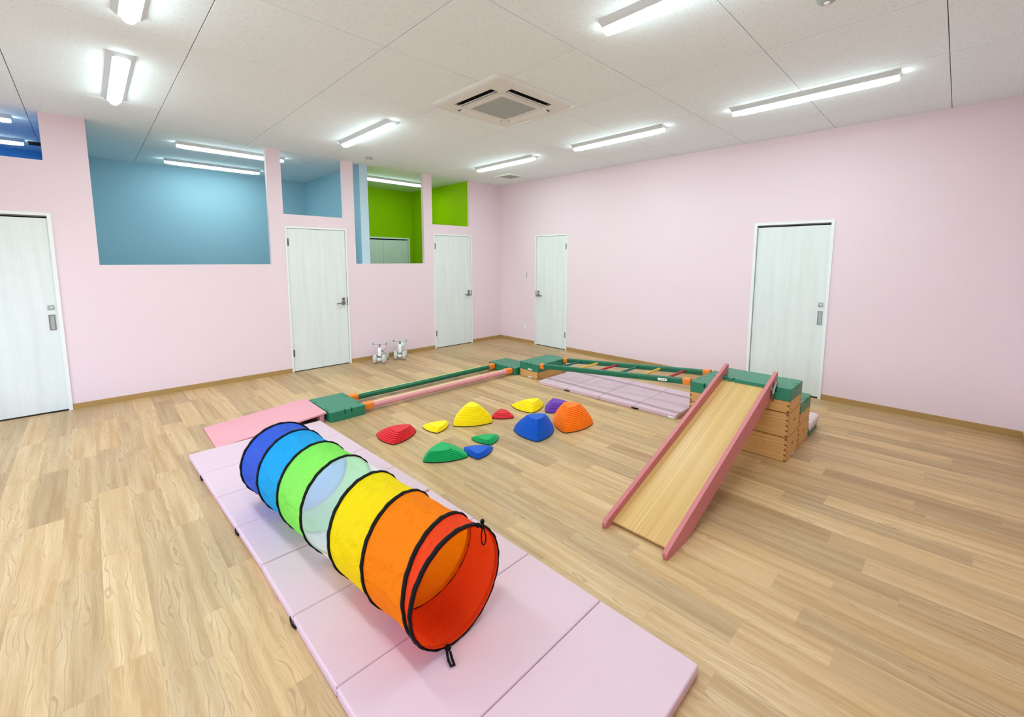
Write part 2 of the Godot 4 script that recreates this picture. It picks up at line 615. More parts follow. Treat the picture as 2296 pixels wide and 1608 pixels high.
func build_shell() -> void:
	# ---- floor: a bed with planks laid on it
	var st := ST()
	span(st, Vector3(ROOM_X - 0.2, -0.12, -0.01), Vector3(0.15, -0.004, ROOM_Z + 0.02))
	var fl := struct("floor", st, M["floor bed"], "light oak plank floor with pale and tan boards", "floor")
	var phases := {0: 0.925, 1: 0.76, 2: 0.665, 3: 0.87, 4: 0.6, 5: 0.32, 13: 0.183, 14: 0.5, 15: 0.82, 16: 0.67, 17: 0.527, 20: 0.828, 21: 0.653, 22: 0.866}
	var planks := []
	var pw := 0.1541
	for k in range(-8, 41):
		var x0 := -6.2785 + pw * k
		var x1 := minf(x0 + pw, 0.0)
		x0 = maxf(x0, ROOM_X)
		if x1 - x0 < 0.01:
			continue
		var ph: float = phases.get(k, rng.randf_range(0.05, 0.9))
		var z := ph - 0.91
		while z < ROOM_Z:
			var z0 := maxf(z, 0.0)
			var z1 := minf(z + 0.91, ROOM_Z)
			if z1 - z0 > 0.01:
				planks.append({a = Vector2(x0, z0), b = Vector2(x1, z1), s = view_size(Vector3((x0 + x1) / 2, 0, (z0 + z1) / 2), Vector3.UP) * (z1 - z0)})
			z += 0.91
	planks.sort_custom(func(p, q): return p.s > q.s)
	var rest := []
	for j in planks.size():
		var p: Dictionary = planks[j]
		var kind := rng.randi_range(0, 3)
		var strip := rng.randi_range(0, 11)
		var fu := rng.randf() < 0.5
		var fv := rng.randf() < 0.5
		if j < 300:
			st = ST()
			plank(st, p.a, p.b, strip, fu, fv)
			part(fl, "floor_plank", st, M["floor plank %d" % kind])
		else:
			rest.append([p.a, p.b, strip, fu, fv])
	st = ST()
	for e in rest:
		plank(st, e[0], e[1], e[2], e[3], e[4])
	part(fl, "floor_planks", st, M["floor plank 1"]).set_meta("kind", "stuff")
	# ---- ceiling: a dark void above square mineral boards
	st = ST()
	span(st, Vector3(ROOM_X - 0.2, H + 0.012, -2.75), Vector3(0.15, H + 0.15, ROOM_Z + 0.15))
	var ce := struct("ceiling", st, M["ceiling void"], "white ceiling of large pitted mineral boards with thin joints", "ceiling")
	var xs := [ROOM_X - 0.1, -7.151, -6.218, -5.285, -4.352, -3.419, -2.486, -1.553, -0.62, 0.1]
	var zs := [-2.6, -1.778, -0.875, 0.028, 0.931, 1.834, 2.737, 3.64, 4.543, 5.446, 6.349, ROOM_Z + 0.1]
	for i in xs.size() - 1:
		for j in zs.size() - 1:
			st = ST()
			var x0: float = xs[i] + 0.0024
			var x1: float = xs[i + 1] - 0.0024
			var z0: float = zs[j] + 0.0022
			var z1: float = zs[j + 1] - 0.0022
			board(st, x0, x1, z0, z1, rng.randf(), rng.randf(), rng.randf() < 0.5)
			part(ce, "ceiling_board", st, M["ceiling board"])
	# ---- walls
	var dl := [-7.02, -6.127]
	st = ST()
	holes_wall(st, ROOM_X, 0.0, [
		[-7.2, -6.138, 2.564, H], [dl[0], dl[1], 0, 2.05], [-5.81, -4.146, 1.524, H],
		[-3.97, -3.143, 2.202, H], [-3.968, -3.1205, 0, 2.04], [-2.982, -1.772, 1.524, H],
		[-1.601, -0.779, 2.202, H], [-1.592, -0.739, 0, 2.04]], 0.066)
	struct("wall_left", st, M["pink wallpaper"], "pale pink wall with three doors and high openings into tinted rooms", "wall")
	st = ST()
	holes_wall(st, 0.0, ROOM_Z + 0.1, [[0.961, 1.729, 0, 2.04], [4.691, 5.51, 0, 2.05]], 0.12)
	var w := struct("wall_right", st, M["pink wallpaper"], "long plain pale pink wall with a hinged and a sliding door", "wall")
	w.rotation.y = -PI / 2
	st = ST()
	span(st, Vector3(ROOM_X - 0.12, 0, ROOM_Z), Vector3(0, H, ROOM_Z + 0.12))
	struct("wall_back", st, M["pink wallpaper"], "pale pink wall meeting the right wall at the frame's edge", "wall")
	# window wall on the far side of the camera
	st = ST()
	holes_wall(st, 0.0, ROOM_Z, [[0.6, 2.3, 0.25, 2.15], [2.9, 4.6, 0.25, 2.15], [5.0, 6.7, 0.25, 2.15]], 0.15)
	w = struct("wall_side", st, M["pink wallpaper"], "pale pink wall with three tall windows beside the camera", "wall")
	w.transform = Transform3D(Basis(Vector3.UP, PI / 2), Vector3(ROOM_X, 0, ROOM_Z))
	for k in 3:
		var z: float = ROOM_Z - [0.6, 2.9, 5.0][k]
		st = ST()
		for e in [[0.0, 0.04], [0.83, 0.87], [1.66, 1.70]]:
			span(st, Vector3(ROOM_X - 0.10, 0.25, z - e[0]), Vector3(ROOM_X - 0.05, 2.15, z - e[1]))
		for y in [0.25, 2.11]:
			span(st, Vector3(ROOM_X - 0.10, y, z), Vector3(ROOM_X - 0.05, y + 0.04, z - 1.7))
		struct("window_%d" % (k + 1), st, M["window frame grey"], "grey framed tall window number %s along the window wall" % ["one", "two", "three"][k], "window")
	# ---- baseboards
	st = ST()
	for e in [[ROOM_X, dl[0]], [dl[1], -3.968], [-3.1205, -1.592], [-0.739, 0.0]]:
		span(st, Vector3(e[0], 0, 0), Vector3(e[1], 0.06, 0.008))
	struct("baseboard_left", st, M["baseboard brown"], "tan baseboard along the wall with the openings", "baseboard")
	st = ST()
	for e in [[0.0, 0.961], [1.729, 4.691], [5.51, ROOM_Z]]:
		span(st, Vector3(-0.008, 0, e[0]), Vector3(0, 0.06, e[1]))
	struct("baseboard_right", st, M["baseboard brown"], "tan baseboard along the long plain pink wall", "baseboard")
	st = ST()
	span(st, Vector3(ROOM_X, 0, ROOM_Z - 0.008), Vector3(0, 0.06, ROOM_Z))
	struct("baseboard_back", st, M["baseboard brown"], "tan baseboard at the right edge below the back wall", "baseboard")

func plank(st: SurfaceTool, a: Vector2, b: Vector2, strip: int, fu: bool, fv: bool) -> void:
	var e := 0.0006
	var c := 0.0009
	var y := -0.0007
	var u0 := 0.0
	var u1 := (b.y - a.y) / 0.91
	if fu:
		u0 = 1.0
		u1 = 1.0 - u1
	var v0 := (strip + 0.02) / 12.0
	var v1 := (strip + 0.98) / 12.0
	if fv:
		var s := v0
		v0 = v1
		v1 = s
	var p := [Vector3(a.x + e, 0, a.y + e), Vector3(b.x - e, 0, a.y + e), Vector3(b.x - e, 0, b.y - e), Vector3(a.x + e, 0, b.y - e)]
	var uv := [Vector2(u0, v0), Vector2(u0, v1), Vector2(u1, v1), Vector2(u1, v0)]
	quad(st, p[3], p[2], p[1], p[0], uv[3], uv[2], uv[1], uv[0])
	var ctr: Vector3 = (p[0] + p[2]) / 2
	for k in 4:
		var j := (k + 1) % 4
		var q0: Vector3 = p[k] + Vector3(signf(p[k].x - ctr.x) * c, y, signf(p[k].z - ctr.z) * c)
		var q1: Vector3 = p[j] + Vector3(signf(p[j].x - ctr.x) * c, y, signf(p[j].z - ctr.z) * c)
		quad(st, p[k], p[j], q1, q0, uv[k], uv[j], uv[j], uv[k])
		quad(st, q0, q1, q1 + Vector3(0, -0.003, 0), q0 + Vector3(0, -0.003, 0), uv[k], uv[j], uv[j], uv[k])

func board(st: SurfaceTool, x0: float, x1: float, z0: float, z1: float, ou: float, ov: float, turn: bool) -> void:
	var c := 0.0012
	var uv := func(x: float, z: float) -> Vector2:
		var p := Vector2((x - x0) / 0.93 + ou, (z - z0) / 0.93 + ov)
		return Vector2(p.x, -p.y) if turn else p
	var lo := [Vector3(x0 + c, H, z0 + c), Vector3(x1 - c, H, z0 + c), Vector3(x1 - c, H, z1 - c), Vector3(x0 + c, H, z1 - c)]
	var up := [Vector3(x0, H + c, z0), Vector3(x1, H + c, z0), Vector3(x1, H + c, z1), Vector3(x0, H + c, z1)]
	quad(st, lo[0], lo[1], lo[2], lo[3], uv.call(x0, z0), uv.call(x1, z0), uv.call(x1, z1), uv.call(x0, z1))
	for k in 4:
		var j := (k + 1) % 4
		quad(st, lo[j], lo[k], up[k], up[j])
		quad(st, up[j], up[k], up[k] + Vector3(0, 0.010, 0), up[j] + Vector3(0, 0.010, 0))

# ======================================================================= rooms behind the openings
func build_back_rooms() -> void:
	var st := ST()
	span(st, Vector3(ROOM_X - 0.2, -0.12, -2.75), Vector3(0.02, 0, -0.0665))
	struct("floor_back", st, M["floor bed"], "floor of the rooms behind the pink wall", "floor")
	# light blue room
	st = ST()
	span(st, Vector3(-6.02, 0, -2.50), Vector3(-2.85, H, -2.40))
	struct("wall_blue_back", st, M["light blue wallpaper"], "light blue wall behind the large opening, lit by two lamps", "wall")
	st = ST()
	span(st, Vector3(-2.852, 0, -2.40), Vector3(-2.786, H, -0.074))
	struct("wall_blue_right", st, M["light blue wallpaper"], "light blue side wall ending behind the middle opening", "wall")
	st = ST()
	span(st, Vector3(-5.97, 0, -2.40), Vector3(-5.90, H, -0.0665))
	struct("wall_blue_left", st, M["light blue wallpaper"], "light blue side wall behind the pillar by the sliding door", "wall")
	st = ST()
	rbox(st, Vector3(-2.787, H / 2, -0.0705), Vector3(0.131, H, 0.006), 0.0028, 0.001)
	struct("trim_1", st, M["pale blue wallpaper"], "pale blue end of the wall between the blue and green rooms", "trim")
	# deep blue room
	st = ST()
	span(st, Vector3(-6.04, 0, -2.40), Vector3(-5.972, H, -0.0665))
	struct("wall_deep_blue_right", st, M["deep blue wallpaper"], "deep blue side wall beyond the opening at the frame's left edge", "wall")
	st = ST()
	span(st, Vector3(ROOM_X - 0.2, 0, -2.50), Vector3(-6.022, H, -2.402))
	struct("wall_deep_blue_back", st, M["deep blue wallpaper"], "deep blue wall low in the opening at the frame's left edge", "wall")
	st = ST()
	span(st, Vector3(ROOM_X - 0.15, 0, -2.40), Vector3(ROOM_X - 0.02, H, -0.0665))
	struct("wall_deep_blue_left", st, M["deep blue wallpaper"], "deep blue outer wall of the leftmost back room", "wall")
	# green room
	st = ST()
	span(st, Vector3(-2.784, 0, -2.00), Vector3(-2.722, H, -0.074))
	struct("wall_green_left", st, M["green wallpaper"], "green face of the wall between the blue and green rooms", "wall")
	st = ST()
	holes_wall(st, -2.722, -0.795, [[-2.10, -0.875, 0, 2.05]], 0.10)
	var w := struct("wall_green_back", st, M["green wallpaper"], "green wall with a white double closet behind the middle opening", "wall")
	w.position.z = -2.0
	st = ST()
	span(st, Vector3(-0.795, 0, -2.10), Vector3(-0.68, H, -0.0665))
	struct("wall_green_right", st, M["green wallpaper"], "bright green side wall seen over the second hinged door", "wall")
	# closet doors of the green room
	var d := thing("door_5", "white double closet doors in the green wall", "door", Vector3(-2.10, 0, -2.0))
	d.set_meta("kind", "structure")
	st = ST()
	span(st, Vector3(0, 0, -0.06), Vector3(0.028, 2.05, 0.012))
	span(st, Vector3(1.197, 0, -0.06), Vector3(1.225, 2.05, 0.012))
	span(st, Vector3(0.028, 2.022, -0.06), Vector3(1.197, 2.05, 0.012))
	part(d, "door_frame", st, M["door frame"])
	for e in [[0.032, 0.61], [0.615, 1.185]]:
		st = ST()
		span(st, Vector3(e[0], 0.01, -0.05), Vector3(e[1], 1.995, -0.015), 1)
		part(d, "door_panel", st, M["door leaf"])
	st = ST()
	span(st, Vector3(0.028, 0, -0.075), Vector3(1.197, 2.022, -0.062))
	part(d, "track", st, M["gap black"], "dark closet track")

# ======================================================================= doors
func hinged_door(n: int, label: String, at: Vector3, turn: float, w: float, handle_right: bool) -> void:
	var hh := 2.04
	var d := thing("door_%d" % n, label, "door", at, turn)
	d.set_meta("kind", "structure")
	var st := ST()
	var f := 0.024
	span(st, Vector3(0, 0, -0.08), Vector3(f, hh, 0.012))
	span(st, Vector3(w - f, 0, -0.08), Vector3(w, hh, 0.012))
	span(st, Vector3(f, hh - f, -0.08), Vector3(w - f, hh, 0.012))
	part(d, "door_frame", st, M["door frame"])
	st = ST()
	span(st, Vector3(f, -0.004, -0.075), Vector3(w - f, hh - f, -0.06))
	part(d, "door_gap", st, M["gap black"], "dark gap round the leaf")
	st = ST()
	span(st, Vector3(f + 0.005, 0.012, -0.035), Vector3(w - f - 0.005, hh - f - 0.005, 0.002), 1)
	part(d, "leaf", st, M["door leaf"])
	var hx := w - 0.086 if handle_right else 0.086
	var s := -1.0 if handle_right else 1.0
	st = ST()
	rbox(st, Vector3(hx, 0.937, 0.006), Vector3(0.052, 0.052, 0.012), 0.006, 0.002)
	var hd := part(d, "handle_rose", st, M["hinge bronze"])
	st = ST()
	tube(st, PackedVector3Array([Vector3(hx, 0.937, 0.008), Vector3(hx, 0.937, 0.045)]), circle_profile(0.010, 12))
	tube(st, PackedVector3Array([Vector3(hx - s * 0.01, 0.937, 0.05), Vector3(hx + s * 0.06, 0.937, 0.05), Vector3(hx + s * 0.115, 0.935, 0.05)]), round_rect_profile(0.007, 0.010, 0.004))
	part(d, "lever", st, M["brushed steel"])
	st = ST()
	rbox(st, Vector3(hx, 0.998, 0.006), Vector3(0.044, 0.044, 0.012), 0.006, 0.002)
	var lk := part(d, "lock", st, M["brushed steel"])
	st = ST()
	span(st, Vector3(hx - 0.003, 0.988, 0.012), Vector3(hx + 0.017, 1.008, 0.016))
	part(lk, "thumb_turn", st, M["hinge bronze"])
	st = ST()
	var px := w - f - 0.002 if handle_right else f + 0.002
	span(st, Vector3(px - 0.004, 0.90, 0.0), Vector3(px + 0.004, 1.02, 0.013))
	part(d, "strike_plate", st, M["hinge bronze"])
	var gx := f + 0.004 if handle_right else w - f - 0.004
	for y in [0.27, 1.825]:
		st = ST()
		rbox(st, Vector3(gx + (0.006 if handle_right else -0.006), y, 0.004), Vector3(0.024, 0.10, 0.006), 0.002, 0.001)
		tube(st, PackedVector3Array([Vector3(gx, y - 0.05, 0.011), Vector3(gx, y + 0.05, 0.011)]), circle_profile(0.006, 10))
		part(d, "hinge", st, M["hinge bronze"])

func sliding_door(n: int, label: String, at: Vector3, turn: float, w: float) -> void:
	var hh := 2.05
	var d := thing("door_%d" % n, label, "door", at, turn)
	d.set_meta("kind", "structure")
	var st := ST()
	var f := 0.030
	span(st, Vector3(0, 0, -0.09), Vector3(f, hh, 0.012))
	span(st, Vector3(w - f, 0, -0.09), Vector3(w, hh, 0.012))
	span(st, Vector3(f, hh - f, -0.09), Vector3(w - f, hh, 0.012))
	part(d, "door_frame", st, M["door frame"])
	st = ST()
	span(st, Vector3(f, -0.004, -0.088), Vector3(w - f, hh - f, -0.075))
	part(d, "door_gap", st, M["gap black"], "dark gap round the leaf")
	st = ST()
	span(st, Vector3(f, hh - f - 0.012, -0.05), Vector3(w - f, hh - f, -0.02))
	part(d, "rail", st, M["bike dark"], "grey hanging rail")
	st = ST()
	span(st, Vector3(f + 0.006, 0.012, -0.055), Vector3(w - f, hh - f - 0.025, -0.016), 1)
	part(d, "leaf", st, M["door leaf"])
	var hx := w - 0.075
	st = ST()
	for e in [[hx - 0.024, hx - 0.016, 0.86, 1.02], [hx + 0.016, hx + 0.024, 0.86, 1.02], [hx - 0.016, hx + 0.016, 0.86, 0.868], [hx - 0.016, hx + 0.016, 1.012, 1.02]]:
		span(st, Vector3(e[0], e[2], -0.018), Vector3(e[1], e[3], -0.011))
	var pl := part(d, "pull_handle", st, M["brushed steel"])
	st = ST()
	span(st, Vector3(hx - 0.016, 0.868, -0.017), Vector3(hx + 0.016, 1.012, -0.0155))
	part(pl, "finger_recess", st, M["louvre grey"])
	st = ST()
	rbox(st, Vector3(hx, 1.093, -0.013), Vector3(0.05, 0.05, 0.006), 0.004, 0.0015)
	var lk := part(d, "lock_plate", st, M["louvre grey"])
	st = ST()
	lathe(st, [Vector2(0.008, 0), Vector2(0.008, 0.004), Vector2(0.005, 0.006)], 14, Transform3D(Basis(Vector3.RIGHT, PI / 2), Vector3(hx + 0.005, 1.093, -0.010)))
	part(lk, "lock_button", st, M["white plastic"])

func build_doors() -> void:
	hinged_door(1, "white hinged door nearest the left sliding door, under the smaller blue opening", Vector3(-3.968, 0, 0), 0, 0.8475, true)
	hinged_door(2, "white hinged door under the small green opening by the corner", Vector3(-1.592, 0, 0), 0, 0.853, true)
	hinged_door(3, "white hinged door in the long pink wall beside the switch", Vector3(0, 0, 0.961), -PI / 2, 0.768, false)
	sliding_door(4, "white sliding door in the long pink wall behind the slide", Vector3(0, 0, 4.691), -PI / 2, 0.819)
	sliding_door(6, "white sliding door cut by the frame's left edge", Vector3(-7.02, 0, 0), 0, 0.893)
	# switch and outlet on the right wall
	var s := thing("light_switch", "small white wall switch beside the hinged door in the long wall", "switch", Vector3(0, 1.314, 0.738), -PI / 2)
	var st := ST()
	rbox(st, Vector3(0, 0, 0.004), Vector3(0.07, 0.118, 0.008), 0.006, 0.003)
	part(s, "cover_plate", st, M["white plastic"])
	st = ST()
	rbox(st, Vector3(0.006, 0, 0.009), Vector3(0.026, 0.09, 0.004), 0.002, 0.001)
	part(s, "rocker", st, M["louvre grey"], "grey rocker")
	s = thing("power_outlet", "white power outlet low on the long pink wall", "outlet", Vector3(0, 0.281, 0.70), -PI / 2)
	st = ST()
	rbox(st, Vector3(0, 0, 0.004), Vector3(0.07, 0.118, 0.008), 0.006, 0.003)
	part(s, "cover_plate", st, M["white plastic"])
	for y in [-0.02, 0.02]:
		st = ST()
		rbox(st, Vector3(0, y, 0.0085), Vector3(0.026, 0.03, 0.002), 0.003, 0.0008)
		part(s, "socket", st, M["label white"])

# ======================================================================= lamps
func build_lamps() -> void:
	var lamp := thing("ceiling_light", "ceiling tube lamp nearest the window wall, beyond the top left corner of the room", "lamp", Vector3(-5.62, H, 1.62), 0, "ceiling tube lamps")
	var st := ST()
	var L := 1.235
	var rows := []
	# white tray with sloping sides, seen from below
	for e in [[0.050, -0.034, 0.0], [0.076, -0.006, 0.012], [0.078, 0.0, 0.014]]:
		rows.append(PackedVector3Array([Vector3(e[0], e[1], L / 2 - 0.014 + e[2]), Vector3(-e[0], e[1], L / 2 - 0.014 + e[2]), Vector3(-e[0], e[1], 0.014 - L / 2 - e[2]), Vector3(e[0], e[1], 0.014 - L / 2 - e[2])]))
	grid(st, rows)
	part(lamp, "tray", st, M["lamp tray"])
	st = ST()
	rows = []
	for k in 13:
		var z := -L / 2 + 0.012 + (L - 0.024) * k / 12.0
		var s := 1.0
		if k == 0 or k == 12:
			s = 0.80
		var row := PackedVector3Array()
		for j in 15:
			var a := PI * j / 14.0
			row.append(Vector3(cos(a) * 0.043 * s, -0.030 - sin(a) * 0.040 * s, z))
		rows.append(row)
	rows.reverse()
	grid(st, rows, true, true, true, 0.6)
	part(lamp, "diffuser", st, M["lamp diffuser"], "glowing white diffuser bar")
	var l := AreaLight3D.new()
	l.name = "lamp_light"
	l.area_size = Vector2(0.07, 1.18)
	l.light_energy = LAMP
	l.light_color = Color(0.89, 0.985, 1.0)
	l.shadow_enabled = true
	l.set("area_range", 12.0)
	l.set("area_attenuation", 2.0)
	l.transform = Transform3D(Basis(Vector3.RIGHT, -PI / 2), Vector3(0, -0.074, 0))
	lamp.add_child(l)
	lamp.set_meta("label", "ceiling tube lamp over the sliding door side, second from the top left corner")
	var spots := [
		[Vector3(-5.62, H, 3.55), "ceiling tube lamp cut by the frame's top edge, above the left wall"],
		[Vector3(-5.62, H, 5.47), "ceiling tube lamp above the camera, out of the picture"],
		[Vector3(-3.53, H, 1.62), "ceiling tube lamp left of the air conditioner, by the middle opening"],
		[Vector3(-3.53, H, 5.47), "large ceiling tube lamp cut by the frame's top edge, right of the air conditioner"],
		[Vector3(-1.39, H, 1.62), "ceiling tube lamp nearest the room corner, beside the small vent"],
		[Vector3(-1.39, H, 3.55), "ceiling tube lamp second from the corner along the right wall"],
		[Vector3(-1.39, H, 5.47), "ceiling tube lamp third from the corner along the right wall"]]
	for e in spots:
		dup(lamp, e[1], e[0])
	for e in [
		[Vector3(-4.40, H, -0.46), "front tube lamp in the light blue room"],
		[Vector3(-4.39, H, -1.74), "rear tube lamp in the light blue room, nearest its wall"],
		[Vector3(-6.95, H, -0.45), "front tube lamp in the deep blue room"],
		[Vector3(-6.95, H, -1.73), "rear tube lamp in the deep blue room, nearest its wall"],
		[Vector3(-1.85, H, -0.88), "tube lamp in the green room above the closet doors"]]:
		var d := dup(lamp, e[1], e[0], PI / 2)
		(d.get_node("diffuser") as MeshInstance3D).material_override = M["dim diffuser"]
		(d.get_node("lamp_light") as Light3D).light_energy = LAMP * 0.5

func build_ceiling_fittings() -> void:
	# four-way cassette air conditioner
	var a := thing("air_conditioner", "square white four-way air conditioner in the ceiling", "air conditioner", Vector3(-3.053, H, 3.41))
	var hs := 0.49
	var st := ST()
	var rows := []
	for e in [[hs - 0.075, -0.036, 0.05], [hs - 0.03, -0.034, 0.06], [hs - 0.004, -0.022, 0.06], [hs, -0.012, 0.06], [hs, 0.0, 0.06]]:
		rows.append(rect_ring(e[0], e[0] * 0.97, e[1], e[2], 5))
	grid(st, rows, true, false, true, 0.7)
	# the face: corners and centre frame leave four outlets open
	var y0 := -0.036
	var o := 0.285    # inner edge of the outlets
	var p := 0.375    # outer edge
	var q := 0.255    # half length
	var e2 := hs - 0.075
	for sx in [-1, 1]:
		for sz in [-1, 1]:
			span(st, Vector3(sx * q, y0, sz * q), Vector3(sx * e2, y0 + 0.01, sz * e2))
	for r in 4:
		var xf := Transform3D(Basis(Vector3.UP, PI / 2 * r), Vector3.ZERO)
		box(st, Vector3((p + e2) / 2, y0 + 0.005, 0), Vector3(e2 - p, 0.01, 2 * q), 0, xf)
		box(st, Vector3((q + o) / 2, y0 + 0.005, 0), Vector3(o - q, 0.01, 2 * q), 0, xf)
	part(a, "face_panel", st, M["cool white plastic"])
	st = ST()
	for r in 4:
		var xf := Transform3D(Basis(Vector3.UP, PI / 2 * r), Vector3.ZERO)
		box(st, Vector3((o + p) / 2, -0.012, 0), Vector3(p - o, 0.003, 2 * q), 0, xf)
	part(a, "outlet_duct", st, M["gap black"], "dark air outlets")
	for r in 4:
		st = ST()
		var xf := Transform3D(Basis(Vector3.UP, PI / 2 * r), Vector3.ZERO) * Transform3D(Basis(Vector3.BACK, -0.55), Vector3((o + p) / 2 - 0.012, -0.036, 0))
		rbox(st, Vector3.ZERO, Vector3(0.052, 0.006, 2 * q - 0.02), 0.002, 0.001, xf)
		part(a, "louvre", st, M["white plastic"])
	st = ST()
	rbox(st, Vector3(0, y0 - 0.002, 0), Vector3(2 * q, 0.012, 2 * q), 0.03, 0.004)
	var g := part(a, "intake_panel", st, M["cool white plastic"])
	st = ST()
	var gr := 0.215
	span(st, Vector3(-gr, y0 - 0.009, -gr), Vector3(gr, y0 - 0.0078, gr))
	for k in 44:
		var x := -gr + 2 * gr * (k + 0.5) / 44.0
		span(st, Vector3(x - 0.002, y0 - 0.0115, -gr), Vector3(x + 0.002, y0 - 0.009, gr))
	part(g, "intake_grille", st, M["grille grey"], "grey ribbed intake grille").set_meta("kind", "stuff")
	for s in [[1, -1], [-1, 1], [1, 1]]:
		st = ST()
		span(st, Vector3(s[0] * 0.268 - 0.012, y0 - 0.004, s[1] * 0.268 - 0.006), Vector3(s[0] * 0.268 + 0.012, y0, s[1] * 0.268 + 0.006))
		part(a, "clip", st, M["label white"])
	# square vent near the corner
	var v := thing("ceiling_vent", "small square ceiling vent near the corner of the room", "vent", Vector3(-0.59, H, 0.9))
	st = ST()
	for r in 4:
		var xf := Transform3D(Basis(Vector3.UP, PI / 2 * r), Vector3.ZERO)
		box(st, Vector3(0.165, -0.010, 0), Vector3(0.05, 0.020, 0.38 if r % 2 == 0 else 0.28), 0, xf)
	part(v, "frame", st, M["white plastic"])
	st = ST()
	span(st, Vector3(-0.14, -0.004, -0.14), Vector3(0.14, 0, 0.14))
	for k in 12:
		var x := -0.13 + 0.26 * k / 11.0
		span(st, Vector3(x - 0.006, -0.014, -0.14), Vector3(x + 0.004, -0.004, 0.14))
	part(v, "grille", st, M["grille grey"])
	# smoke detectors
	var s := thing("smoke_detector", "small round smoke detector above the middle opening", "smoke detector", Vector3(-2.945, H, 0.47), 0, "smoke detectors")
	st = ST()
	lathe(st, [Vector2(0.028, -0.030), Vector2(0.040, -0.026), Vector2(0.050, -0.014), Vector2(0.052, 0.0)], 24)
	part(s, "housing", st, M["louvre grey"])
	st = ST()
	lathe(st, [Vector2(0.012, -0.036), Vector2(0.016, -0.030), Vector2(0.016, -0.028)], 16)
	part(s, "sensor", st, M["white plastic"])
	dup(s, "smoke detector cut by the frame's top edge at the right", Vector3(-2.92, H, 5.885))
	# dark slot beside the rear lamp of the deep blue room
	st = ST()
	rbox(st, Vector3(0, -0.02, 0), Vector3(0.22, 0.036, 0.05), 0.01, 0.004)
	var d := part(self, "ceiling_track", st, M["gap black"])
	d.position = Vector3(-6.20, H, -1.75)
	tag(d, "short dark track on the ceiling beside a lamp in the deep blue room", "track")

# ======================================================================= mats
func mat_panel(w: float, d: float, t: float) -> ArrayMesh:
	var st := ST()
	rbox(st, Vector3(0, t / 2, 0), Vector3(w, t, d), 0.010, 0.006, Transform3D.IDENTITY, 3)
	return mesh_of(st, M["mat vinyl pink"])

func folding_mat(label: String, at: Vector3, turn: float, w: float, panel: float, t: float, straps: Array) -> Node3D:
	# the mat starts at its far edge and runs along +z in four panels
	var o := thing("gym_mat", label, "mat", at, turn, "pink folding gym mats")
	var pm := mat_panel(w, panel - 0.003, t)
	for k in 4:
		var p := put(o, "panel", pm)
		p.position = Vector3(0, 0, panel * (k + 0.5))
	for s in straps:
		var st := ST()
		var x: float = -w / 2 - 0.004
		var z: float = s
		tube(st, PackedVector3Array([Vector3(x + 0.005, 0.014, z - 0.042), Vector3(x, 0.013, z - 0.03), Vector3(x - 0.003, 0.010, z), Vector3(x, 0.013, z + 0.03), Vector3(x + 0.005, 0.014, z + 0.042)]), round_rect_profile(0.002, 0.007, 0.0015))
		part(o, "carry_strap", st, M["strap black"])
	# the seams that run along the long sides
	for sx in [-1, 1]:
		var st2 := ST()
		tube(st2, PackedVector3Array([Vector3(sx * w / 2, t - 0.008, 0.01), Vector3(sx * w / 2, t - 0.008, panel * 4 - 0.01)]), circle_profile(0.002, 6))
		part(o, "seam", st2, M["mat vinyl pink"])
	return o

func build_mats() -> void:
	folding_mat("pink folding mat under the dark blue end of the tunnel, touching the pink ramp", Vector3(-4.936, 0, 2.288), 0.032, 1.025, 0.4545, 0.046, [0.4545, 1.364])
	folding_mat("pink folding mat nearest the camera, under the orange mouth of the tunnel", Vector3(-4.880, 0, 4.119), 0.012, 1.022, 0.4545, 0.046, [0.455])
	var m := folding_mat("pink folding mat under the green ladder", Vector3(-1.468, 0, 2.795), 0.035, 0.85, 0.456, 0.046, [0.456, 1.368])
	var st := ST()
	rbox(st, Vector3(-0.4275, 0.016, 1.77), Vector3(0.003, 0.022, 0.06), 0.001, 0.0008)
	part(m, "care_label", st, M["label white"], "white care label on the corner")

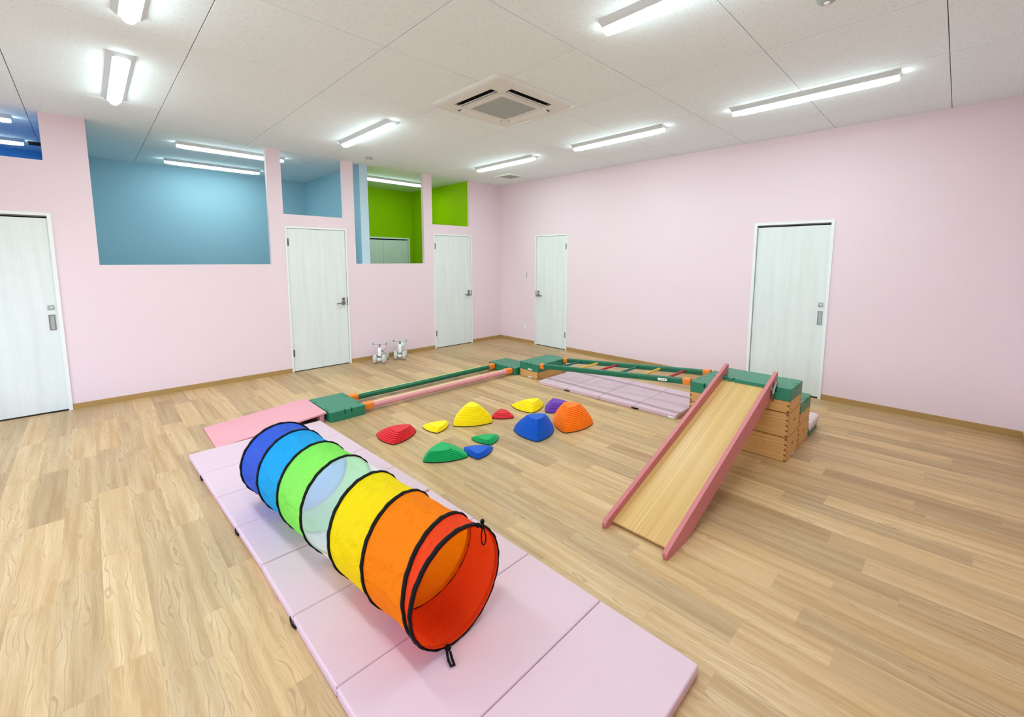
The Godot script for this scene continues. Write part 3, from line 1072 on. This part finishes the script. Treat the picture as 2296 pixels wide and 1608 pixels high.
# ======================================================================= play tunnel
func build_tunnel() -> void:
	# one spring-steel spiral in a black casing, closed by a flat hoop at either end; each cloth band fills one turn of it
	var R := 0.235
	var base := 0.0515
	var o := thing("play_tunnel", "rainbow crawl tunnel of cloth bands with black hoops, lying on the pink mats", "tunnel", Vector3(-5.0, base, 4.3))
	var shift := -o.position
	var nz := noise(77, 2, 1.0)
	var front := 5.181
	var back := 3.440
	var pitch := 0.2855
	var start := TAU * 0.625       # the spiral leaves the front hoop at the lower left
	var dir := Vector3(0.0895, 0, 1).normalized()
	var side := Vector3(dir.z, 0, -dir.x)
	var at := func(z: float, a: float, rad: float) -> Vector3:
		return Vector3(-5.0935 + (z - 3.44) * 0.0895, base + R, z) + shift + (side * cos(a) + Vector3.UP * sin(a)) * rad
	# z of the edge number k where the band stands at share f of a turn; edge 0 is the front hoop, edge 7 the rear one
	var edge_z := func(k: int, f: float) -> float:
		if k == 0:
			return front
		if k == 7:
			return back
		return maxf(front - 0.004 - pitch * (k - 1 + f), back + 0.002)
	var names := ["red orange", "orange", "yellow", "", "light green", "sky blue", "dark blue"]
	var N := 96
	for k in 7:
		var rows := []
		var S := 12
		for s in S + 1:
			var t := float(s) / S
			var row := PackedVector3Array()
			for j in N + 1:
				var f := float(j) / N
				var a := start - TAU * f
				var z0: float = edge_z.call(k, f)
				var z1: float = edge_z.call(k + 1, f)
				var dip := sin(PI * t) * clampf((z0 - z1) / 0.12, 0.0, 1.0)
				var slack := 0.5 + 0.5 * sin(a)
				var rad := R - 0.003 - dip * (0.003 + 0.004 * slack + 0.008 * nz.get_noise_3d(cos(a) * 2.6 + k * 9, sin(a) * 2.6, t * 0.8))
				row.append(at.call(lerpf(z0, z1, t), a, rad))
			rows.append(row)
		rows.reverse()
		for q in rows:
			q.reverse()
		var st := ST()
		grid(st, rows, false, false, false, 0.2)
		if names[k]:
			part(o, "cloth_band", st, M["nylon " + names[k]], names[k] + " cloth band")
		else:
			part(o, "net_band", st, M["netting white"], "sheer white netting band")
	for k in 8:
		var rows := []
		var rows2 := []
		for j in 97:
			var f := j / 96.0
			var a := start - TAU * f
			var z: float = edge_z.call(k, f)
			var wob := 0.0012 * sin(a * 17 + k) + 0.001 * sin(a * 29 + 2 * k)
			var row := PackedVector3Array()
			var row2 := PackedVector3Array()
			for i in 10:
				var b := TAU * i / 10.0
				row.append(at.call(z, a, R - 0.001 + wob + 0.0048 * cos(b)) + dir * 0.0115 * sin(b))
			for i in 8:
				var b := TAU * i / 8.0
				row2.append(at.call(z, a, R - 0.008 + 0.003 * cos(b)) + dir * 0.010 * sin(b))
			rows.append(row)
			rows2.append(row2)
		var st := ST()
		grid(st, rows, true, false, false, 0.3)
		var hp := part(o, "hoop", st, M["casing black"], "black hoop casing")
		st = ST()
		grid(st, rows2, true, false, false, 0.3)
		var inner: String = ["red orange", "orange", "orange", "yellow", "light green", "sky blue", "sky blue", "dark blue"][k]
		part(hp, "inner_casing", st, M["nylon " + inner])
	# tie cords: a loop hanging into the mouth from the top, another lying on the mat
	var top: Vector3 = at.call(front + 0.008, 1.02, R)
	var st := ST()
	var path := PackedVector3Array()
	for k in 25:
		var a := PI * 2 * k / 24.0
		path.append(top + Vector3(-0.014 * sin(a) * (0.35 + 0.65 * sin(a / 2)), -0.006 - 0.036 * (1 - cos(a)), 0.012 + 0.010 * sin(a / 2)))
	tube(st, path, circle_profile(0.0028, 8))
	part(o, "tie_loop", st, M["casing black"], "thin black loop at the mouth")
	for e in [Vector3(-0.018, 0.010, 0.006), Vector3(0.010, 0.011, 0.0), Vector3(0, 0.0, 0.010)]:
		st = ST()
		lathe(st, [Vector2(0.0, -0.010), Vector2(0.008, -0.007), Vector2(0.010, 0), Vector2(0.008, 0.007), Vector2(0.0, 0.010)], 12, Transform3D(Basis.IDENTITY, top + e))
		part(o, "knot", st, M["casing black"])
	var low: Vector3 = at.call(front + 0.012, -PI / 2 - 0.34, R + 0.002)
	st = ST()
	path = PackedVector3Array([low + Vector3(0.006, 0.006, 0.0), low + Vector3(-0.008, 0.000, 0.022), low + Vector3(-0.018, -0.006, 0.045), low + Vector3(-0.022, -0.009, 0.066), low + Vector3(-0.010, -0.009, 0.072), low + Vector3(-0.004, -0.006, 0.050), low + Vector3(0.006, 0.001, 0.022)])
	tube(st, path, circle_profile(0.005, 8))
	part(o, "tie_strap", st, M["casing black"], "black strap end lying on the mat")
	st = ST()
	lathe(st, [Vector2(0.0, -0.011), Vector2(0.011, -0.007), Vector2(0.014, 0), Vector2(0.011, 0.008), Vector2(0.0, 0.011)], 12, Transform3D(Basis.IDENTITY, low + Vector3(0.006, 0.006, 0.006)))
	part(o, "knot", st, M["casing black"])

# ======================================================================= vaulting boxes
func cap_outline(lx: float, lz: float) -> PackedVector2Array:
	# rounded rectangle with two pairs of slots per long side and one pair per short side
	var poly := PackedVector2Array()
	var hx := lx / 2
	var hz := lz / 2
	var sw := 0.0055
	var sd := 0.030
	var r := 0.014
	var sides := [[Vector2(hx, -hz), Vector2(0, 1), Vector2(-1, 0), lz], [Vector2(hx, hz), Vector2(-1, 0), Vector2(0, -1), lx], [Vector2(-hx, hz), Vector2(0, -1), Vector2(1, 0), lz], [Vector2(-hx, -hz), Vector2(1, 0), Vector2(0, 1), lx]]
	for s in sides:
		var o: Vector2 = s[0]
		var d: Vector2 = s[1]
		var i: Vector2 = s[2]
		var l: float = s[3]
		for k in 4:
			var a := PI / 2 * (k + 0.5) / 4.0
			poly.append(o + i * (r - r * sin(a)) + d * (r - r * cos(a)))
		var at := [0.36 * l, 0.36 * l + 0.065] if l < 0.45 else [0.105, 0.165, l - 0.165, l - 0.105]
		if l < 0.45:
			at = [l / 2 - 0.034, l / 2 + 0.034]
		for t in at:
			poly.append_array(PackedVector2Array([o + d * (t - sw), o + d * (t - sw) + i * sd, o + d * (t + sw) + i * sd, o + d * (t + sw)]))
	return poly

func make_cap(lx: float, lz: float) -> Array:
	var st := ST()
	prism(st, cap_outline(lx, lz), 0.058, 0.100, 0.0025)
	var rows := []
	for y in [0.0, 0.058]:
		rows.append(rect_ring(lx / 2, lz / 2, y, 0.014, 4))
	grid(st, rows)
	var inner := ST()
	rbox(inner, Vector3(0, 0.075, 0), Vector3(lx - 0.066, 0.034, lz - 0.066), 0.01, 0.002)
	return [mesh_of(st, M["cap green"]), mesh_of(inner, M["cap hollow"])]

func make_tier(lx: float, lz: float, h: float, holes: bool) -> Array:
	# four boards, finger-jointed; hand holes through the two short ends
	var st := ST()
	var t := 0.018
	var g := 0.0035
	var y0 := g
	var y1 := h - g
	var hx := lx / 2 - 0.004
	var hz := lz / 2 - 0.004
	# the long boards run along z when lz > lx
	for s in [-1.0, 1.0]:
		span(st, Vector3(s * (hx - t), y0, -hz), Vector3(s * hx, y1, hz), 2)
		if holes and lx < lz:
			var w := 0.026
			var ym := h * 0.56
			var hh := 0.011
			span(st, Vector3(-hx + t, y0, s * (hz - t)), Vector3(-w, y1, s * hz), 0)
			span(st, Vector3(w, y0, s * (hz - t)), Vector3(hx - t, y1, s * hz), 0)
			span(st, Vector3(-w, y0, s * (hz - t)), Vector3(w, ym - hh, s * hz), 0)
			span(st, Vector3(-w, ym + hh, s * (hz - t)), Vector3(w, y1, s * hz), 0)
		else:
			span(st, Vector3(-hx + t, y0, s * (hz - t)), Vector3(hx - t, y1, s * hz), 0)
	var fj := ST()
	var n := int(round(h / 0.0235))
	for sx in [-1.0, 1.0]:
		for sz in [-1.0, 1.0]:
			for k in n:
				var a := y0 + (y1 - y0) * (k + (0.12 if k % 2 == 0 else 0.12)) / n
				var b := y0 + (y1 - y0) * (k + 0.88) / n
				if k % 2 == 0:
					span(fj, Vector3(sx * hx, a, sz * (hz - t)), Vector3(sx * (hx + 0.0012), b, sz * hz))
				else:
					span(fj, Vector3(sx * (hx - t), a, sz * hz), Vector3(sx * hx, b, sz * (hz + 0.0012)))
	var lip := ST()
	rbox(lip, Vector3(0, h / 2, 0), Vector3(lx - 0.05, h, lz - 0.05), 0.004, 0.001)
	return [mesh_of(st, M["crate wood"]), mesh_of(fj, M["end grain"]), mesh_of(lip, M["gap black"])]

func vault_box(label: String, at: Vector3, lx: float, lz: float, tiers: Array, called := "vaulting_box") -> Node3D:
	var o := thing(called, label, "vaulting box", at, 0, "green capped vaulting boxes")
	var y := 0.0
	for h in tiers:
		var ms := make_tier(lx, lz, h, h > 0.15)
		var p := put(o, "tier", ms[0])
		p.position.y = y
		put(p, "finger_joints", ms[1]).set_meta("kind", "stuff")
		put(p, "inner_lip", ms[2])
		y += h
	var cm := make_cap(lx, lz)
	var c := put(o, "cap", cm[0], "green slotted cap")
	c.position.y = y
	put(c, "cap_hollow", cm[1])
	return o

func sticker(parent: Node, at: Vector3, face: Basis, w: float, h: float) -> void:
	# a small white oval maker's plate with three dark marks
	var xf := Transform3D(face, at)
	var st := ST()
	var rows := [rect_ring(w / 2, h / 2, 0, h / 2 - 0.0005, 5), rect_ring(w / 2, h / 2, 0.0012, h / 2 - 0.0005, 5)]
	grid(st, rows, true, true, true, 0.7, xf)
	var s := part(parent, "maker_plate", st, M["label white"], "white oval maker's plate")
	st = ST()
	for k in 3:
		box(st, Vector3((k - 1) * w * 0.23, 0.0014, 0), Vector3(w * 0.09, 0.0006, h * 0.34), 0, xf)
	part(s, "print_marks", st, M["ink grey"]).set_meta("kind", "stuff")

func build_boxes() -> void:
	var away := Basis(Vector3(0, 0, 1), Vector3(-1, 0, 0), Vector3(0, -1, 0))   # plate on a face that looks along -x
	vault_box("low green cap box between the pink ramp and the beams", Vector3(-4.156, 0, 2.012), 0.360, 0.580, [], "low_box")
	vault_box("low green cap box at the far ends of the beams, beside the wooden-based box", Vector3(-1.648, 0, 2.022), 0.360, 0.560, [], "low_box")
	var b3 := vault_box("green capped box on one wooden tier at the low end of the ladder", Vector3(-1.462, 0, 2.500), 0.600, 0.345, [0.1])
	sticker(b3, Vector3(-0.302, 0.118, 0.03), away, 0.075, 0.020)
	sticker(b3, Vector3(-0.300, 0.014, 0.03), away, 0.075, 0.018)
	var b4 := vault_box("green capped box on two wooden tiers at the high end of the ladder", Vector3(-1.440, 0, 4.895), 0.600, 0.350, [0.2, 0.1])
	sticker(b4, Vector3(-0.302, 0.318, 0.03), away, 0.075, 0.020)
	var b1 := vault_box("tallest wooden vaulting box, green capped on three tiers, carrying the slide", Vector3(-1.917, 0, 5.376), 0.362, 0.594, [0.2, 0.2, 0.1])
	vault_box("middle step of the wooden boxes, green capped on two tiers behind the tallest", Vector3(-1.550, 0, 5.376), 0.362, 0.590, [0.2, 0.1])
	vault_box("low green cap box under the white towel, last of the steps", Vector3(-1.187, 0, 5.378), 0.340, 0.585, [], "low_box")
	var down := Basis(Vector3(1, 0, 0), Vector3(0, 0, 1), Vector3(0, -1, 0))
	sticker(b1, Vector3(0.03, 0.014, 0.295), down, 0.085, 0.018)
	# towel folded over the lowest step
	var st := ST()
	var rows := []
	var nz := noise(5, 2, 6.0)
	for e in [[0.176, 0.302, 0.058], [0.180, 0.305, 0.075], [0.181, 0.306, 0.095], [0.178, 0.303, 0.118], [0.165, 0.290, 0.131], [0.12, 0.24, 0.135]]:
		var row := rect_ring(e[0], e[1], e[2], 0.03, 10)
		for k in row.size():
			var q := row[k]
			var w := nz.get_noise_3d(q.x * 9, e[2] * 4, q.z * 9)
			row[k] = q + Vector3(w * 0.004, (w * 0.012 if e[2] < 0.07 else w * 0.003), w * 0.004)
		rows.append(row)
	grid(st, rows, true, false, true, 0.2)
	var tw := part(self, "towel", st, M["towel pink"])
	tw.position = Vector3(-1.187, 0, 5.378)
	tag(tw, "pinkish white towelling cover draped over the lowest step", "towel")

# ======================================================================= slide and ramp
func build_slide() -> void:
	var o := thing("slide", "wooden slide with pink side rails, hooked on the tallest box", "slide", Vector3(-3.0, 0, 5.334))
	var ox := 3.0
	# side outlines in (x, y): from the foot up along the top edge
	var foot := PackedVector2Array([Vector2(-3.831, 0.004), Vector2(-3.838, 0.016), Vector2(-3.836, 0.034), Vector2(-3.815, 0.050), Vector2(-2.10, 0.650), Vector2(-1.985, 0.694), Vector2(-1.972, 0.690), Vector2(-1.968, 0.680), Vector2(-1.968, 0.604), Vector2(-2.085, 0.604), Vector2(-2.105, 0.500), Vector2(-3.585, 0.0), Vector2(-3.825, 0.0)])
	for s in [-0.1935, 0.1935]:
		var st := ST()
		var poly := PackedVector2Array()
		for p in foot:
			poly.append(Vector2(p.x + ox, p.y))
		# prism raises along local y; turn it so that y runs across the slide
		var z: float = s
		prism(st, poly, -0.0145, 0.0145, 0.004, Transform3D(Basis(Vector3(1, 0, 0), Vector3(0, 0, -1), Vector3(0, 1, 0)), Vector3(0, 0, z)))
		part(o, "side_rail", st, M["paint pink"])
	var st := ST()
	var a := Vector3(-3.762 + ox, 0.022, 0)
	var b := Vector3(-2.02 + ox, 0.596, 0)
	var d := (b - a).normalized()
	var nrm := Vector3(-d.y, d.x, 0)
	var xf := Transform3D(Basis(d, nrm, Vector3(0, 0, 1)), (a + b) / 2 - nrm * 0.007)
	box(st, Vector3.ZERO, Vector3(a.distance_to(b), 0.014, 0.358), 0, xf)
	part(o, "slide_board", st, M["slide pine"])
	for z in [-0.222, 0.222]:
		st = ST()
		var zz: float = z
		tube(st, PackedVector3Array([Vector3(-2.14 + ox, 0.545, zz), Vector3(-2.11 + ox, 0.578, zz), Vector3(-2.06 + ox, 0.622, zz), Vector3(-2.045 + ox, 0.612, zz)]), round_rect_profile(0.010, 0.009, 0.003))
		tube(st, PackedVector3Array([Vector3(-2.14 + ox, 0.545, zz), Vector3(-2.135 + ox, 0.510, zz), Vector3(-2.115 + ox, 0.490, zz)]), round_rect_profile(0.008, 0.006, 0.002))
		for e in [Vector3(-2.155, 0.585, 0), Vector3(-2.11, 0.56, 0)]:
			lathe(st, [Vector2(0.011, 0), Vector2(0.011, 0.006), Vector2(0.006, 0.011)], 12, Transform3D(Basis(Vector3.RIGHT, PI / 2 * signf(zz)), Vector3(e.x + ox, e.y, zz - signf(zz) * 0.010)))
		part(o, "hook", st, M["brushed steel"], "steel hook")
	for z in [-0.179, 0.179]:
		st = ST()
		lathe(st, [Vector2(0.006, 0), Vector2(0.006, 0.002), Vector2(0.003, 0.003)], 10, Transform3D(Basis(Vector3.RIGHT, -PI / 2 * signf(z)), Vector3(-2.10 + ox, 0.615, z)))
		part(o, "screw", st, M["hinge bronze"])
	# entry ramp
	var r := thing("ramp", "flat pale pink ramp board sloping up to a low green box", "ramp", Vector3(-4.80, 0, 1.945), -0.008)
	st = ST()
	var p0 := Vector3(-0.452, 0.010, 0)
	var p1 := Vector3(0.452, 0.094, 0)
	d = (p1 - p0).normalized()
	nrm = Vector3(-d.y, d.x, 0)
	rbox(st, Vector3.ZERO, Vector3(p0.distance_to(p1), 0.020, 0.605), 0.006, 0.004, Transform3D(Basis(d, nrm, Vector3(0, 0, 1)), (p0 + p1) / 2))
	part(r, "ramp_board", st, M["paint pale pink"])
	st = ST()
	rbox(st, Vector3(0.415, 0.039, 0), Vector3(0.042, 0.078, 0.56), 0.004, 0.003)
	part(r, "leg_bar", st, M["paint pale pink"], "pink support bar under the high end")
	st = ST()
	rbox(st, Vector3(0.30, 0.048, 0), Vector3(0.10, 0.030, 0.50), 0.004, 0.003)
	part(r, "rubber_pad", st, M["strap black"], "black rubber pad")

# ======================================================================= ladder and beams
func build_ladder() -> void:
	var o := thing("ladder", "green ladder with coloured rungs bridging two boxes over a pink mat", "ladder", Vector3(-1.46, 0, 3.70))
	var y := func(z: float) -> float: return 0.178 + 0.1005 * (z - 2.66)
	for x in [-1.702, -1.214]:
		var st := ST()
		var lx: float = x + 1.46
		tube(st, PackedVector3Array([Vector3(lx, y.call(2.735), 2.735 - 3.70), Vector3(lx, y.call(4.655), 4.655 - 3.70)]), round_rect_profile(0.027, 0.030, 0.014, 4))
		part(o, "rail", st, M["beam green"])
		for e in [[2.676, 2.745], [4.640, 4.716]]:
			st = ST()
			tube(st, PackedVector3Array([Vector3(lx, y.call(e[0]), e[0] - 3.70), Vector3(lx, y.call(e[1]), e[1] - 3.70)]), round_rect_profile(0.031, 0.034, 0.012, 4))
			part(o, "end_sleeve", st, M["sleeve orange"], "orange end sleeve")
	for k in 6:
		var z := 2.965 + 0.293 * k
		var st := ST()
		tube(st, PackedVector3Array([Vector3(-0.232, y.call(z), z - 3.70), Vector3(0.236, y.call(z), z - 3.70)]), circle_profile(0.0145, 14))
		var c: String = ["teal", "yellow", "red"][k % 3]
		part(o, "rung", st, M["rung " + c], c + " rung")
	sticker(o, Vector3(-1.702 + 1.46 - 0.0275, y.call(4.42), 4.42 - 3.70), Basis(Vector3(0, 0.1, 0.995), Vector3(-1, 0, 0), Vector3(0, -0.995, 0.1)), 0.105, 0.026)

func build_beams() -> void:
	for e in [[1.860, "green balance beam with a pale stripe, farther of the two beams", "beam green", "beam stripe", 0.010], [2.226, "pink balance beam with a wooden top, nearer of the two beams", "paint pale pink", "beam wood", 0.020]]:
		var z: float = e[0]
		var o := thing("balance_beam", e[1], "balance beam", Vector3(-2.905, 0, z), 0, "balance beams")
		var yc := 0.060
		var prof := PackedVector2Array()
		for q in [Vector2(0.036, -0.012), Vector2(0.036, 0.012), Vector2(0.022, 0.030), Vector2(-0.022, 0.030), Vector2(-0.036, 0.012), Vector2(-0.036, -0.012), Vector2(-0.022, -0.030), Vector2(0.022, -0.030)]:
			prof.append(q)
		var st := ST()
		tube(st, PackedVector3Array([Vector3(-0.985, yc, 0), Vector3(0.985, yc, 0)]), prof, Vector3.UP, false, 0.95)
		part(o, "beam", st, M[e[2]])
		st = ST()
		rbox(st, Vector3(0, yc + 0.0305, 0), Vector3(1.96, 0.003, 2.0 * e[4]), 0.002, 0.0008)
		part(o, "top_strip", st, M[e[3]], "pale strip along the top")
		for s in [-1.0, 1.0]:
			st = ST()
			tube(st, PackedVector3Array([Vector3(s * 0.965, yc + 0.001, 0), Vector3(s * 1.055, yc + 0.001, 0), Vector3(s * 1.066, yc + 0.001, 0)]), round_rect_profile(0.043, 0.036, 0.016, 4))
			part(o, "end_sleeve", st, M["sleeve orange"], "orange end sleeve")

# ======================================================================= stepping stones
func outline(c: Array, bulge: float, y: float) -> PackedVector3Array:
	# rounded triangle with edges that bow outwards; corners in (x, z)
	var ctr: Vector2 = (c[0] + c[1] + c[2]) / 3.0
	var out := PackedVector3Array()
	var r := 0.06
	var arc := func(i: int, t: float) -> Vector2:
		var a: Vector2 = c[i]
		var b: Vector2 = c[(i + 1) % 3]
		var mid := (a + b) / 2
		var n := (mid - ctr).normalized()
		return a.lerp(b, t) + n * bulge * a.distance_to(b) * 4 * t * (1 - t)
	for i in 3:
		for k in 13:
			out_add(out, arc.call(i, r + (1 - 2 * r) * k / 12.0), y)
		var e0: Vector2 = arc.call(i, 1 - r)
		var e1: Vector2 = arc.call((i + 1) % 3, r)
		var q: Vector2 = c[(i + 1) % 3]
		for k in range(1, 6):
			var t := k / 6.0
			out_add(out, e0.lerp(q, t).lerp(q.lerp(e1, t), t), y)
	var area := 0.0
	for i in out.size():
		var p := out[i]
		var p2 := out[(i + 1) % out.size()]
		area += p.x * p2.z - p2.x * p.z
	if area < 0:
		out.reverse()
	return out

func out_add(out: PackedVector3Array, p: Vector2, y: float) -> void:
	out.append(Vector3(p.x, y, p.y))

func stone(label: String, colour: String, base: Array, top: Array, h: float, n: int, belly := 1.25) -> void:
	var ctr := Vector2.ZERO
	for b in base:
		ctr += b / 3.0
	# keep the corners in one turning order
	var o := thing("stepping_stone", label, "stepping stone", Vector3(ctr.x, 0, ctr.y), 0, "coloured stepping stones")
	var B := []
	var Tt := []
	for k in 3:
		B.append(base[k] - ctr)
		Tt.append(top[k] - ctr)
	var st := ST()
	var rows := []
	var y_sole := 0.008
	var at := func(t: float) -> Array:
		var s := pow(t, belly)
		return [B[0].lerp(Tt[0], s), B[1].lerp(Tt[1], s), B[2].lerp(Tt[2], s)]
	var step := (h - y_sole) / n
	for k in n:
		var t0 := float(k) / n
		var t1 := float(k + 1) / n
		var bg := lerpf(0.12, 0.10, t0)
		var y := y_sole + step * k
		# a lip, a short tread and a groove under the next lip
		rows.append(outline(at.call(t0), bg, y + step * (0.10 if k else 0.0)))
		rows.append(outline(at.call(t0), bg, y + step * 0.55))
		rows.append(outline(at.call(lerpf(t0, t1, 0.22)), bg, y + step * 0.84))
		if k == n - 1:
			rows.append(outline(at.call(1.0), bg, y + step))
		else:
			rows.append(outline(at.call(lerpf(t0, t1, 0.70)), bg, y + step * 0.90))
			rows.append(outline(at.call(lerpf(t0, t1, 1.12)), bg, y + step * 0.92))
	grid(st, rows, true, true, true, 0.80)
	part(o, "body", st, M["stone " + colour])
	st = ST()
	var low := [B[0] * 0.995, B[1] * 0.995, B[2] * 0.995]
	grid(st, [outline(low, 0.12, 0.0), outline([B[0] * 1.008, B[1] * 1.008, B[2] * 1.008], 0.12, 0.003), outline([B[0] * 1.008, B[1] * 1.008, B[2] * 1.008], 0.12, 0.0078), outline(low, 0.12, 0.0082)])
	part(o, "rubber_sole", st, M["sole black"], "black rubber rim")

func build_stones() -> void:
	var V := func(a: Array) -> Array:
		return [Vector2(a[0], a[1]), Vector2(a[2], a[3]), Vector2(a[4], a[5])]
	stone("wide flat red stepping stone nearest the tunnel", "red", V.call([-4.144, 2.869, -4.148, 3.201, -3.844, 3.061]), V.call([-4.054, 2.989, -4.057, 3.134, -3.912, 3.060]), 0.085, 7)
	stone("small flat yellow stepping stone beside the red one", "yellow", V.call([-3.747, 3.008, -3.737, 3.250, -3.521, 3.115]), V.call([-3.683, 3.081, -3.699, 3.222, -3.562, 3.133]), 0.045, 4)
	stone("tall yellow stepping stone with many ridges", "yellow", V.call([-3.533, 3.214, -3.196, 3.409, -3.196, 3.018]), V.call([-3.385, 3.222, -3.286, 3.292, -3.263, 3.155]), 0.170, 13, 1.7)
	stone("small flat red stepping stone behind the tall yellow one", "red", V.call([-3.135, 3.310, -2.962, 3.462, -2.916, 3.236]), V.call([-3.046, 3.297, -2.965, 3.377, -2.944, 3.257]), 0.045, 4)
	stone("middle-height yellow stepping stone beside the purple one", "yellow", V.call([-2.727, 3.175, -2.734, 3.497, -2.429, 3.374]), V.call([-2.650, 3.311, -2.634, 3.418, -2.510, 3.376]), 0.085, 7)
	stone("purple stepping stone partly hidden by the orange one", "purple", V.call([-2.318, 3.412, -2.622, 3.594, -2.305, 3.772]), V.call([-2.400, 3.490, -2.500, 3.590, -2.375, 3.660]), 0.085, 7)
	stone("tall orange stepping stone, tallest of them", "orange", V.call([-2.667, 3.744, -2.900, 4.069, -2.500, 4.108]), V.call([-2.640, 3.856, -2.725, 3.972, -2.566, 3.982]), 0.190, 15, 1.6)
	stone("tall blue stepping stone in front of the orange one", "blue", V.call([-3.170, 3.670, -3.222, 4.029, -2.885, 3.927]), V.call([-3.119, 3.813, -3.141, 3.949, -2.985, 3.901]), 0.170, 13, 1.5)
	stone("wide flat green stepping stone nearest the camera", "green", V.call([-4.145, 3.653, -3.834, 3.830, -3.837, 3.473]), V.call([-4.086, 3.674, -3.951, 3.736, -3.934, 3.602]), 0.085, 7)
	stone("small flat blue stepping stone touching the wide green one", "blue", V.call([-3.757, 3.672, -3.805, 3.921, -3.572, 3.836]), V.call([-3.769, 3.771, -3.783, 3.899, -3.655, 3.850]), 0.045, 4)
	stone("small flat green stepping stone behind the small blue one", "green", V.call([-3.590, 3.559, -3.554, 3.787, -3.373, 3.682]), V.call([-3.576, 3.636, -3.570, 3.750, -3.458, 3.704]), 0.045, 4)

# ======================================================================= toddler bikes
func wheel(o: Node3D, c: Vector3, r: float, w: float) -> void:
	# axle along local x
	var st := ST()
	var prof := [Vector2(r * 0.55, -w / 2), Vector2(r * 0.85, -w / 2), Vector2(r * 0.96, -w * 0.36), Vector2(r, -w * 0.1), Vector2(r, w * 0.1), Vector2(r * 0.96, w * 0.36), Vector2(r * 0.85, w / 2), Vector2(r * 0.55, w / 2)]
	lathe(st, prof, 28, Transform3D(Basis(Vector3.BACK, PI / 2), c))
	var t := part(o, "wheel", st, M["bike grey"])
	st = ST()
	lathe(st, [Vector2(0.006, -w * 0.54), Vector2(r * 0.5, -w * 0.53), Vector2(r * 0.56, -w * 0.50), Vector2(r * 0.56, w * 0.50), Vector2(r * 0.5, w * 0.53), Vector2(0.006, w * 0.54)], 24, Transform3D(Basis(Vector3.BACK, PI / 2), c))
	part(t, "hub", st, M["bike white"])

func make_bike(label: String, at: Vector3, turn: float, seat: String) -> Node3D:
	# local: faces +z, axle along x
	var o := thing("balance_bike", label, "toddler bike", at, turn, "toddler balance bikes")
	for s in [-1.0, 1.0]:
		wheel(o, Vector3(s * 0.067, 0.072, 0.0), 0.072, 0.046)
		wheel(o, Vector3(s * 0.048, 0.058, -0.27), 0.058, 0.038)
	var st := ST()
	tube(st, PackedVector3Array([Vector3(-0.075, 0.072, 0), Vector3(0.075, 0.072, 0)]), circle_profile(0.010, 10))
	rbox(st, Vector3(0, 0.066, 0.012), Vector3(0.05, 0.042, 0.05), 0.014, 0.006)
	part(o, "front_axle", st, M["bike white"])
	st = ST()
	tube(st, PackedVector3Array([Vector3(0, 0.085, -0.006), Vector3(0, 0.13, -0.012)]), circle_profile(0.013, 10))
	part(o, "fork", st, M["bike dark"])
	st = ST()
	var xf := Transform3D(Basis(Vector3.RIGHT, -0.10), Vector3(0, 0.178, -0.016))
	rbox(st, Vector3.ZERO, Vector3(0.052, 0.135, 0.050), 0.020, 0.012, xf, 5)
	var hp := part(o, "head_column", st, M["bike white"])
	st = ST()
	lathe(st, [Vector2(0.008, 0), Vector2(0.008, 0.002)], 12, xf * Transform3D(Basis(Vector3.RIGHT, PI / 2), Vector3(0, -0.005, 0.0245)))
	part(hp, "emblem", st, M["bike grey"])
	st = ST()
	tube(st, PackedVector3Array([Vector3(0, 0.24, -0.024), Vector3(0, 0.305, -0.031)]), circle_profile(0.013, 12))
	part(o, "steering_post", st, M["bike dark"])
	st = ST()
	tube(st, PackedVector3Array([Vector3(-0.095, 0.302, -0.030), Vector3(0.095, 0.302, -0.030)]), circle_profile(0.012, 12))
	var hb := part(o, "handlebar", st, M["bike grey"])
	for s in [-1.0, 1.0]:
		st = ST()
		lathe(st, [Vector2(0.013, 0), Vector2(0.018, 0.002), Vector2(0.018, 0.010), Vector2(0.012, 0.013)], 14, Transform3D(Basis(Vector3.BACK, -PI / 2 * s), Vector3(s * 0.093, 0.302, -0.030)))
		part(hb, "grip_end", st, M["bike dark"])
	st = ST()
	tube(st, PackedVector3Array([Vector3(0, 0.15, -0.03), Vector3(0, 0.135, -0.10), Vector3(0, 0.13, -0.19), Vector3(0, 0.10, -0.25), Vector3(0, 0.062, -0.27)]), circle_profile(0.020, 12))
	tube(st, PackedVector3Array([Vector3(-0.06, 0.058, -0.27), Vector3(0.06, 0.058, -0.27)]), circle_profile(0.008, 8))
	part(o, "frame", st, M["bike white"])
	st = ST()
	tube(st, PackedVector3Array([Vector3(0, 0.13, -0.16), Vector3(0, 0.175, -0.165)]), circle_profile(0.014, 10))
	part(o, "seat_post", st, M["bike dark"])
	st = ST()
	lathe(st, [Vector2(0.0, -0.030), Vector2(0.045, -0.026), Vector2(0.062, -0.010), Vector2(0.060, 0.010), Vector2(0.042, 0.028), Vector2(0.0, 0.036)], 24, Transform3D(Basis(Vector3.RIGHT, 0.30), Vector3(0, 0.208, -0.165)), 0.2, Vector3(0.95, 1.1, 1.35))
	part(o, "seat", st, M["seat " + seat], seat + " padded seat")
	return o

func build_bikes() -> void:
	var turn := atan2(-0.66, 0.75)
	make_bike("white four-wheeled toddler bike with a rose seat, left of the pair by the wall", Vector3(-2.828, 0, 0.344), turn, "rose")
	make_bike("white four-wheeled toddler bike with a mint seat, right of the pair by the wall", Vector3(-2.475, 0, 0.334), turn + 0.06, "mint")
